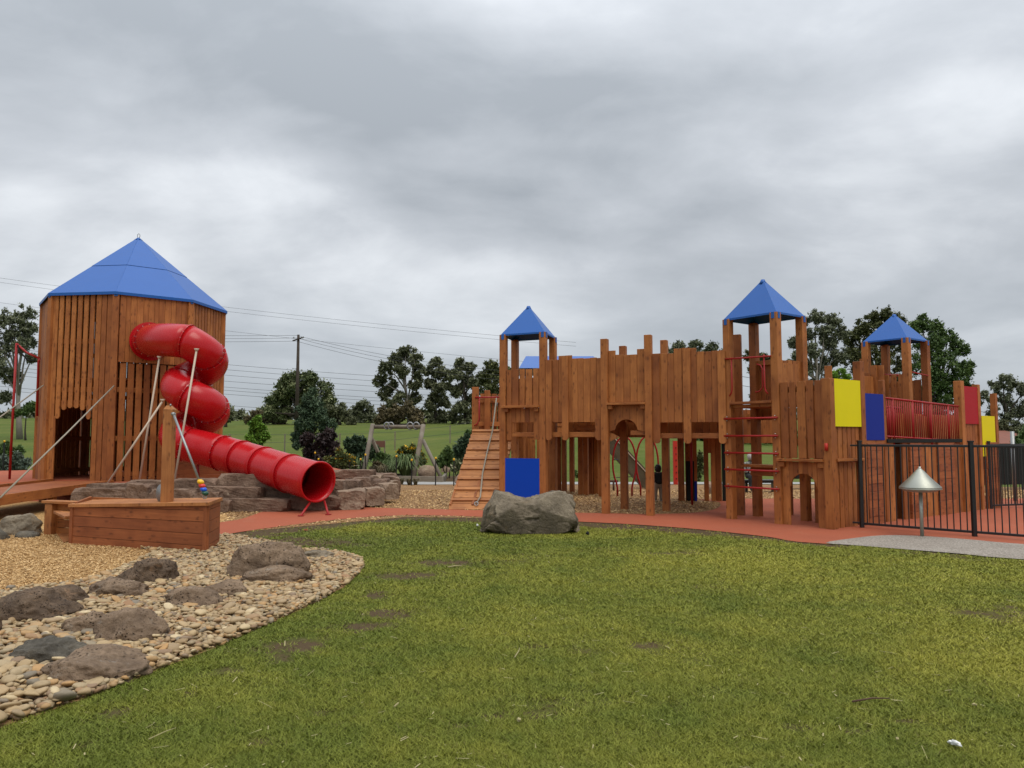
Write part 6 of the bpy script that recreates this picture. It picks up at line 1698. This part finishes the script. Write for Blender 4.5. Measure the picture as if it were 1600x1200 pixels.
# picnic bench beyond the middle turret
def bench():
    Y = 22.5; x0, x1 = xa(1222, Y), xa(1298, Y)
    T = thing('park_bench', 'dark bench with a raised top beyond the arched cubby', 'bench', ((x0 + x1) / 2, Y, 0))
    beam(T, 'seat_top', (x0, Y, .34), (x1, Y, .34), .4, .05, 'black_metal', Vector((0, 1, 0)))
    beam(T, 'front_panel', (x0, Y - .2, .47), (x1, Y - .2, .47), .22, .03, 'black_metal', UP)
    for x in (x0 + .2, x1 - .2):
        beam(T, 'leg', (x, Y, 0), (x, Y, .32), .06, .3, 'black_metal')
bench()

# ================================================================== PEOPLE (skinned bodies)
def skin_body(nm, parent, joints, edges, mat, root=0, sub=2, loc=(0, 0, 0), rot=0, scale=1.0, fat=1.0):
    joints = [((j[0][0] * fat, j[0][1] * fat, j[0][2]), j[1] * fat) for j in joints]
    me = bpy.data.meshes.new(nm); me.from_pydata([Vector(j[0]) * scale for j in joints], edges, []); me.materials.append(MATS[mat])
    M = Matrix.Translation(Vector(loc)) @ Matrix.Rotation(rot, 4, 'Z')
    o = mesh_obj(nm, me, M, parent)
    md = o.modifiers.new('skin', 'SKIN'); md.use_smooth_shade = True
    if not me.skin_vertices: me.skin_vertices.new()
    for i, j in enumerate(joints):
        r = j[1] * scale; sv = me.skin_vertices[0].data[i]; sv.radius = (r, r) if not isinstance(r, tuple) else r
        sv.use_root = (i == root)
    s = o.modifiers.new('sub', 'SUBSURF'); s.levels = sub; s.render_levels = sub
    return o
def fingers(nm, parent, wrist, dirn, sidev, loc, rot, sc):
    """palm with four unequal bent fingers and a thumb leaving its side"""
    w = Vector(wrist); d = Vector(dirn).normalized(); s = Vector(sidev).normalized(); dn = d.cross(s).normalized()
    palm = w + d * .045
    J = [(w, .016), (palm, .021)]; E = [(0, 1)]
    for k, (o, ln) in enumerate(((-.018, .030), (-.006, .036), (.006, .034), (.017, .026))):
        a = palm + s * o + d * .018; b = a + d * ln * .6; c = b + d * ln * .4 + dn * .012
        i = len(J); J += [(a, .0075), (b, .0065), (c, .0055)]; E += [(1, i), (i, i + 1), (i + 1, i + 2)]
    a = w + d * .02 + s * -.024; b = a + d * .02 - s * .014; i = len(J); J += [(a, .008), (b, .0065)]; E += [(1, i), (i, i + 1)]
    return skin_body(nm, parent, J, E, 'skin', 1, 1, loc, rot, sc)
def head(parent, loc, rot, hc, r, back_hair=True, cap=None):
    bm = bmesh.new(); bmesh.ops.create_icosphere(bm, subdivisions=4, radius=1)
    for v in bm.verts:
        p = v.co; x, y, z = p.x * .80, p.y * .92, p.z * 1.08
        if z < -.2: x *= 1 + (z + .2) * .42; y *= 1 + (z + .2) * .18
        # nose, brow, eye sockets, lips on the +Y... face looks towards +Y
        f = max(0, y)
        if y > .3:
            y += .16 * math.exp(-((x / .10) ** 2 + ((z + .18) / .16) ** 2))
            y -= .08 * math.exp(-(((abs(x) - .30) / .13) ** 2 + ((z - .02) / .10) ** 2))
            y += .04 * math.exp(-((x / .22) ** 2 + ((z + .50) / .06) ** 2)) - .03 * math.exp(-((x / .2) ** 2 + ((z + .5) / .02) ** 2))
        if abs(x) > .6: x += math.copysign(.16, x) * math.exp(-(((y + .02) / .14) ** 2 + ((z + .05) / .2) ** 2))
        v.co = Vector((x, y, z)) * r
    me = bpy.data.meshes.new('head'); bm.to_mesh(me); bm.free(); me.polygons.foreach_set('use_smooth', [True] * len(me.polygons))
    M = Matrix.Translation(Vector(loc)) @ Matrix.Rotation(rot, 4, 'Z') @ Matrix.Translation(Vector(hc))
    h = mesh_obj('head', me, M, parent, 'skin')
    for sx in (-1, 1):
        bm = bmesh.new(); bmesh.ops.create_icosphere(bm, subdivisions=2, radius=.11 * r)
        me = bpy.data.meshes.new('eye'); bm.to_mesh(me); bm.free()
        mesh_obj('eye', me, M @ Matrix.Translation((sx * .30 * r, .74 * r, .02 * r)), h, 'dark_hair')
    bm = bmesh.new(); bmesh.ops.create_icosphere(bm, subdivisions=4, radius=1.08)
    kill = []
    for v in bm.verts:
        p = v.co; n = mnoise.noise(p * 6) * .05
        v.co = Vector((p.x * .84 * (1 + n), p.y * .95 * (1 + n), p.z * 1.10 * (1 + n))) * r
        if (p.y > .25 and p.z < .45) or p.z < (-.75 if back_hair else -.1): kill.append(v)
    bmesh.ops.delete(bm, geom=kill, context='VERTS')
    me = bpy.data.meshes.new('hair'); bm.to_mesh(me); bm.free(); me.polygons.foreach_set('use_smooth', [True] * len(me.polygons))
    mesh_obj('hair' if not cap else 'cap', me, M, parent, cap or 'dark_hair')
def child_standing():
    b = g(1029, 783.5); H = (783.5 - 725) / FOC * b.y; sc = H / 1.02
    T = thing('person', 'small child in a black jacket and beige trousers seen from behind under the castle', 'person', (b.x, b.y, 0))
    # faces away (+Y), arms forward
    J = [((0, 0, .46), .085), ((0, -.005, .58), .095), ((0, 0, .70), .095), ((0, 0, .77), .055), ((0, .0, .83), .042),
         ((.055, 0, .42), .062), ((.062, .01, .24), .046), ((.064, -.005, .07), .033), ((.066, .06, .028), .028), ((.066, -.02, .03), .028),
         ((-.055, 0, .42), .062), ((-.062, .01, .24), .046), ((-.064, -.005, .07), .033), ((-.066, .06, .028), .028), ((-.066, -.02, .03), .028),
         ((.12, 0, .74), .044), ((.165, .03, .60), .036), ((.13, .13, .52), .026),
         ((-.12, 0, .74), .044), ((-.165, .03, .60), .036), ((-.13, .13, .52), .026)]
    E = [(0, 1), (1, 2), (2, 3), (3, 4), (0, 5), (5, 6), (6, 7), (7, 8), (7, 9), (0, 10), (10, 11), (11, 12), (12, 13), (12, 14), (2, 15), (15, 16), (16, 17), (2, 18), (18, 19), (19, 20)]
    skin_body('body', T, J, E, 'beige_cloth', 0, 2, b, .15, sc, 1.22)
    J2 = [((0, 0, .44), .118), ((0, -.005, .58), .112), ((0, 0, .70), .105), ((0, 0, .80), .066), ((.125, 0, .735), .052), ((.17, .03, .60), .045), ((.135, .125, .525), .034), ((-.125, 0, .735), .052), ((-.17, .03, .60), .045), ((-.135, .125, .525), .034)]
    E2 = [(0, 1), (1, 2), (2, 3), (2, 4), (4, 5), (5, 6), (2, 7), (7, 8), (8, 9)]
    skin_body('jacket', T, J2, E2, 'dark_cloth', 0, 2, b, .15, sc, 1.28)
    for s in (-1, 1):
        fingers('hand', T, (s * .165, .165, .52), (-s * .2, 1, -.2), (s, .2, 0), b, .15, sc)
        sh = [((s * .081, -.03, .03), .04), ((s * .081, .04, .03), .038), ((s * .081, .105, .028), .032)]
        skin_body('shoe', T, sh, [(0, 1), (1, 2)], 'cap_cloth', 0, 1, b, .15, sc)
    head(T, b, .15, Vector((0, .01, .885)) * sc, .100 * sc)
child_standing()
def person_sitting():
    Y = 21.2; b = Vector((xa(1171, Y), Y, .36)); sc = .95
    T = thing('person', 'person in a camouflage hooded jacket and pale cap sitting beyond the red rungs', 'person', (b.x, b.y, 0))
    q = thing('sitting_block', 'dark low seat under the person in the camouflage jacket', 'seat', (b.x, Y + .05, 0))
    beam(q, 'seat', (b.x - .25, Y, .31), (b.x + .75, Y, .31), .36, .08, 'black_metal', Vector((0, 1, 0)))
    for x in (-.15, .65): beam(q, 'leg', (b.x + x, Y, 0), (b.x + x, Y, .27), .06, .3, 'black_metal')
    J = [((0, 0, .10), .13), ((0, .02, .26), .125), ((0, -.01, .42), .13), ((0, -.02, .52), .07), ((0, -.03, .58), .05),
         ((.10, -.04, .10), .085), ((.13, -.36, .12), .065), ((.13, -.38, -.16), .05), ((.13, -.48, -.30), .035),
         ((-.10, -.04, .10), .085), ((-.12, -.36, .12), .065), ((-.12, -.38, -.16), .05), ((-.12, -.48, -.30), .035),
         ((.18, -.02, .46), .06), ((.22, -.10, .26), .05), ((.10, -.24, .22), .034),
         ((-.18, -.02, .46), .06), ((-.22, -.10, .26), .05), ((-.10, -.24, .22), .034)]
    E = [(0, 1), (1, 2), (2, 3), (3, 4), (0, 5), (5, 6), (6, 7), (7, 8), (0, 9), (9, 10), (10, 11), (11, 12), (2, 13), (13, 14), (14, 15), (2, 16), (16, 17), (17, 18)]
    skin_body('body', T, J, E, 'dark_cloth', 0, 2, b, 0, sc)
    J2 = [((0, 0, .12), .15), ((0, .02, .26), .14), ((0, -.01, .42), .145), ((0, -.02, .52), .075), ((.18, -.02, .46), .068), ((.225, -.10, .26), .06), ((.11, -.23, .22), .043), ((-.18, -.02, .46), .068), ((-.225, -.10, .26), .06), ((-.11, -.23, .22), .043)]
    skin_body('jacket', T, J2, [(0, 1), (1, 2), (2, 3), (2, 4), (4, 5), (5, 6), (2, 7), (7, 8), (8, 9)], 'camo_cloth', 0, 2, b, 0, sc)
    for s in (-1, 1): fingers('hand', T, (s * .10, -.24, .22), (-s * .6, -.6, -.1), (s, -.3, 0), b, 0, sc)
    head(T, b, math.pi, Vector((0, .04, .665)) * sc, .098 * sc, True, 'cap_cloth')
person_sitting()

# ================================================================== PEBBLES
def ico(sub):
    bm = bmesh.new(); bmesh.ops.create_icosphere(bm, subdivisions=sub, radius=1)
    V = np.array([v.co[:] for v in bm.verts]); F = np.array([[v.index for v in f.verts] for f in bm.faces]); bm.free(); return V, F
def ico_low():
    bm = bmesh.new(); bmesh.ops.create_uvsphere(bm, u_segments=6, v_segments=4, radius=1); bmesh.ops.triangulate(bm, faces=bm.faces)
    V = np.array([v.co[:] for v in bm.verts]); F = np.array([[v.index for v in f.verts] for f in bm.faces]); bm.free(); return V, F
def pebble_shape(V, seed):
    r = random.Random(seed); o = Vector((seed * 3.3, seed * 1.9, 0)); out = []
    for v in V:
        p = Vector(v); e = 2.6; m = (abs(p.x) ** e + abs(p.y) ** e + abs(p.z) ** e) ** (1 / e); p = p / m
        p *= 1 + mnoise.noise(p * 1.1 + o) * .30; out.append(p[:])
    return np.array(out)
ROCKS = [o for o in bpy.data.objects if o.name.startswith('boulder') and o.type == 'MESH']
def build_pebbles():
    P = np.array(smooth_poly(PEB, 4)); x0, y0 = P.min(0); x1, y1 = P.max(0)
    area = (x1 - x0) * (y1 - y0); N = int(area * 1250)
    X = RNG.uniform(x0, x1, N); Y = RNG.uniform(y0, y1, N)
    k = inpoly(X, Y, P); k &= (X > -.80 * Y - .6)
    X, Y = X[k], Y[k]
    # a few strays on the mulch
    n = len(X); dist = np.hypot(X, Y)
    sz = np.exp(RNG.normal(math.log(.0205), .34, n)) * np.interp(Y, [4, 10], [1.12, .85]); sz = np.clip(sz, .010, .048)
    sx = sz * RNG.uniform(1.0, 1.55, n); sy = sz * RNG.uniform(.8, 1.1, n); s3 = sz * RNG.uniform(.32, .60, n)
    lvl = RNG.random(n)
    Z = .012 + s3 * .6 + lvl * .034
    rot = RNG.uniform(0, math.pi, n); tilt = RNG.normal(0, .22, n); tilt2 = RNG.normal(0, .22, n); col = RNG.random(n)
    inview = (np.abs(X / Y) < .70)
    size_seen = np.where(inview & (lvl > .55), sx / Y, 0)
    best = np.argsort(-size_seen)[:300]
    isb = np.zeros(n, bool); isb[best] = True
    V1, F1 = ico(1); shapes = [pebble_shape(V1, s) for s in range(6)]
    def mats(i):
        cr, sr = np.cos(rot[i]), np.sin(rot[i])
        return cr, sr
    Vall, Fall, Rall, base = [], [], [], 0
    for lod, idx in ((1, np.where(~isb & (Y < 6.8))[0]), (0, np.where(~isb & (Y >= 6.8))[0])):
        Vl, Fl = ico(1) if lod else ico_low()
        shapes = [pebble_shape(Vl, s) for s in range(6)]
        sh = np.array(shapes)[idx % 6]
        q = sh * np.stack([sx[idx], sy[idx], s3[idx]], 1)[:, None, :]
        ct, st = np.cos(tilt[idx])[:, None], np.sin(tilt[idx])[:, None]
        x_, y_, z_ = q[..., 0], q[..., 1], q[..., 2]
        y_, z_ = y_ * ct - z_ * st, y_ * st + z_ * ct
        ct, st = np.cos(tilt2[idx])[:, None], np.sin(tilt2[idx])[:, None]
        x_, z_ = x_ * ct + z_ * st, -x_ * st + z_ * ct
        cr, sr = np.cos(rot[idx])[:, None], np.sin(rot[idx])[:, None]
        x_, y_ = x_ * cr - y_ * sr, x_ * sr + y_ * cr
        Vq = np.stack([x_ + X[idx][:, None], y_ + Y[idx][:, None], z_ + Z[idx][:, None]], 2).reshape(-1, 3)
        nv = len(Vl); Vall.append(Vq); Fall.append((Fl[None] + (np.arange(len(idx)) * nv)[:, None, None]).reshape(-1, 3) + base); base += len(Vq)
        Rall.append(np.repeat(col[idx], nv))
    print('pebbles', len(X))
    me = fast_mesh('pebbles', np.concatenate(Vall), np.concatenate(Fall), 'pebble_scatter', {'rnd': np.concatenate(Rall)}, smooth=True)
    tag(mesh_obj('pebbles', me), 'tan river pebbles filling the bed', None, None, 'stuff')
    V2, F2 = ico(2); big = []
    for s in range(8):
        me = bpy.data.meshes.new('pebble'); me.from_pydata(pebble_shape(V2, 40 + s).tolist(), [], F2.tolist())
        me.polygons.foreach_set('use_smooth', [True] * len(me.polygons)); me.materials.append(MATS['pebble_single']); big.append(me)
    for i in best:
        M = Matrix.Translation((X[i], Y[i], Z[i] + .006)) @ Matrix.Rotation(rot[i], 4, 'Z') @ Matrix.Rotation(tilt[i], 4, 'X') @ Matrix.Rotation(tilt2[i], 4, 'Y') @ Matrix.Diagonal((sx[i], sy[i], s3[i], 1))
        tag(mesh_obj('pebble', big[i % 8], M), 'smooth tan river pebble in the near pebble bed', 'pebble', 'larger river pebbles in the bed beside the lawn')
build_pebbles()

# ================================================================== MULCH CHIPS
def chips(nm, poly, z, dens, smin, smax, cond, seed, label):
    r = np.random.default_rng(seed); P = np.array(poly); x0, y0 = P.min(0); x1, y1 = P.max(0)
    N = int((x1 - x0) * (y1 - y0) * dens); X = r.uniform(x0, x1, N); Y = r.uniform(y0, y1, N)
    k = inpoly(X, Y, P) & cond(X, Y); X, Y = X[k], Y[k]; n = len(X)
    L = r.uniform(smin, smax, n) / 2; W = L * r.uniform(.25, .5, n); a = r.uniform(0, 2 * np.pi, n)
    u = np.stack([np.cos(a), np.sin(a), r.normal(0, .28, n)], 1); v = np.stack([-np.sin(a), np.cos(a), r.normal(0, .35, n)], 1)
    C = np.stack([X, Y, z + r.uniform(.003, .018, n)], 1); u = u * L[:, None]; v = v * W[:, None]
    V = np.stack([C - u - v, C + u - v, C + u + v, C - u + v], 1); V[..., 2] = np.maximum(V[..., 2], z + .001)
    me = fast_mesh(nm, V.reshape(-1, 3), np.arange(4 * n).reshape(-1, 4), 'wood_chip', {'rnd': np.repeat(r.random(n), 4)})
    tag(mesh_obj(nm, me), label, None, None, 'stuff')
chips('mulch_chips', smooth_poly(MULCH_F, 5), .009, 4200, .010, .027, lambda X, Y: (X > -.80 * Y) & (Y < 12.5), 3, 'loose golden bark chips in front')
chips('bark_chips', MULCH_B, .008, 320, .02, .05, lambda X, Y: (np.abs(X) < .75 * Y) & (Y < 22) & ~inpoly(X, Y, RUB) & ~inpoly(X, Y, MOUND), 4, 'loose tan bark chips under the castle')

# ================================================================== GRASS BLADES
def build_grass():
    N = 1250000; r = RNG
    u = r.random(N); D = 2.9 * (15.5 / 2.9) ** u; T = r.uniform(-.78, .78, N)
    X = D * np.sin(T); Y = D * np.cos(T) 
    L = np.array(LAWN_OUT)
    k = inpoly(X, Y, L) & (np.abs(X) < 12.5)
    pb = smooth_poly(PEB, 4); k &= ~inpoly(X, Y, pb); k &= ~inpoly(X, Y, MULCH_F); k &= ~inpoly(X, Y, CONC)
    k &= X > -.78 * Y - .3
    X, Y, D = X[k], Y[k], D[k]
    dd = dirt_at(X, Y) + (vnoise(X, Y, 5, 31, 4) - .5) * 1.5
    keep = r.random(len(X)) > np.clip((dd - .12) / .7, 0, .96)
    X, Y, D = X[keep], Y[keep], D[keep]; n = len(X)
    ye = np.clip(yel_at(X, Y) + (vnoise(X, Y, 9, 77, 2) - .5) * .5, 0, 1)
    tall = vnoise(X, Y, 1.3, 15, 3)
    H = r.uniform(.008, .021, n) * (.7 + .8 * tall); H *= np.where(r.random(n) < .01, 1.4, 1.0)
    W = np.interp(D, [3, 6, 10, 15], [.0016, .0026, .0045, .007]) * r.uniform(.8, 1.3, n)
    a = r.uniform(0, 2 * np.pi, n); lean = r.uniform(.4, 2.6, n) * H; b = r.uniform(0, 2 * np.pi, n)
    w = np.stack([np.cos(a) * W, np.sin(a) * W, np.zeros(n)], 1); C = np.stack([X, Y, np.full(n, .004)], 1)
    tip = C + np.stack([np.cos(b) * lean, np.sin(b) * lean, H], 1)
    mid = C + np.stack([np.cos(b) * lean * .3, np.sin(b) * lean * .3, H * .65], 1)
    V = np.stack([C - w, C + w, mid + w * .8, tip, mid - w * .8], 1).reshape(-1, 3)
    # a quad and a triangle folded into one five-sided leaf would need triangulating: use quads (C-, C+, mid+, mid-) + tip as quads
    V4 = np.stack([C - w * 1.25, C + w * 1.25, tip], 1).reshape(-1, 3)
    me = fast_mesh('grass', V4, np.arange(3 * n).reshape(-1, 3), 'grass_blade', {'rnd': np.repeat(r.random(n), 3), 'yel': np.repeat(ye, 3)})
    tag(mesh_obj('grass', me), 'short mown green grass of the lawn', None, None, 'stuff')
    # clippings and dry straw lying on the lawn
    m = 700; D = 3.0 * (13 / 3.0) ** r.random(m); T = r.uniform(-.6, .72, m); X = D * np.sin(T); Y = D * np.cos(T)
    k = inpoly(X, Y, L) & ~inpoly(X, Y, pb) & ~inpoly(X, Y, MULCH_F); X, Y = X[k], Y[k]; m = len(X)
    a = r.uniform(0, 2 * np.pi, m); L_ = np.exp(r.normal(math.log(.016), .5, m)); W = r.uniform(.0012, .0035, m)
    u = np.stack([np.cos(a), np.sin(a), r.normal(0, .2, m)], 1) * L_[:, None]; v = np.stack([-np.sin(a), np.cos(a), np.zeros(m)], 1) * W[:, None]
    C = np.stack([X, Y, r.uniform(.015, .03, m)], 1)
    me = fast_mesh('lawn_litter', np.stack([C - u - v, C + u - v, C + u + v, C - u + v], 1).reshape(-1, 3), np.arange(4 * m).reshape(-1, 4), 'dry_leaf')
    tag(mesh_obj('lawn_litter', me), 'dry grass stalks and leaf litter on the lawn', None, None, 'stuff')
build_grass()
# odd things lying on the lawn
def litter(nm, label, cat, px, py, size, mat, seed, flat=.3):
    c = g(px, py); me = rock_mesh(nm, size, size * .6, size * flat, seed, mat, 0, 3, .5)
    tag(mesh_obj(nm, me, Matrix.Translation((c.x, c.y, .03 + size * flat * .3)) @ Matrix.Rotation(seed, 4, 'Z')), label, cat)
litter('tissue', 'crumpled white tissue on the grass at the lower right', 'litter', 1492, 1172, .034, 'tissue', 90, .35)
litter('leaf', 'pale curled leaf on the grass above the tissue', 'leaf', 1523, 1110, .013, 'dry_leaf', 91, .5)
litter('leaf', 'small pale leaf left of the tissue', 'leaf', 1402, 1164, .011, 'dry_leaf', 92, .5)
litter('leaf', 'pale leaf lying in the middle of the near lawn', 'leaf', 811, 1134, .018, 'dry_leaf', 93, .4)
litter('leaf', 'small orange leaf on the lawn near the rubber path', 'leaf', 478, 831, .035, 'orange_red_paint', 94, .15)
litter('scrap', 'small red scrap on the pebbles near the lawn edge', 'litter', 526, 884, .035, 'orange_red_paint', 95, .3)
litter('stone_chip', 'small white stone at the left foot of the big boulder', 'stone', 746, 824, .03, 'tissue', 96, .7)
litter('stone_chip', 'dark scrap on the grass right of the big boulder', 'litter', 918, 837, .03, 'dark_cloth', 97, .7)
def stick(label, x0, y0, x1, y1, r=.006, mat='twig', z=.03):
    a, b = g(x0, y0, z), g(x1, y1, z); m = (a + b) / 2 + Vector((.01, .01, .006))
    tag(tube(None, 'stick', [a, m, b], [r, r * .8, r * .5], mat, 6), label, 'stick')
stick('long thin brown stick on the grass at the right', 1332, 1096, 1390, 1091)
stick('pale straw stalk standing out on the near lawn', 804, 1027, 812, 1012, .004, 'dry_leaf')
stick('pale straw stalk lying on the lawn near the pebble edge', 232, 1155, 275, 1137, .003, 'dry_leaf')
stick('pale bent stalk on the lawn left of the centre', 616, 1104, 622, 1098, .005, 'dry_leaf')
stick('pale flat stalk on the lawn behind the pebble tip', 700, 886, 722, 884, .008, 'dry_leaf')
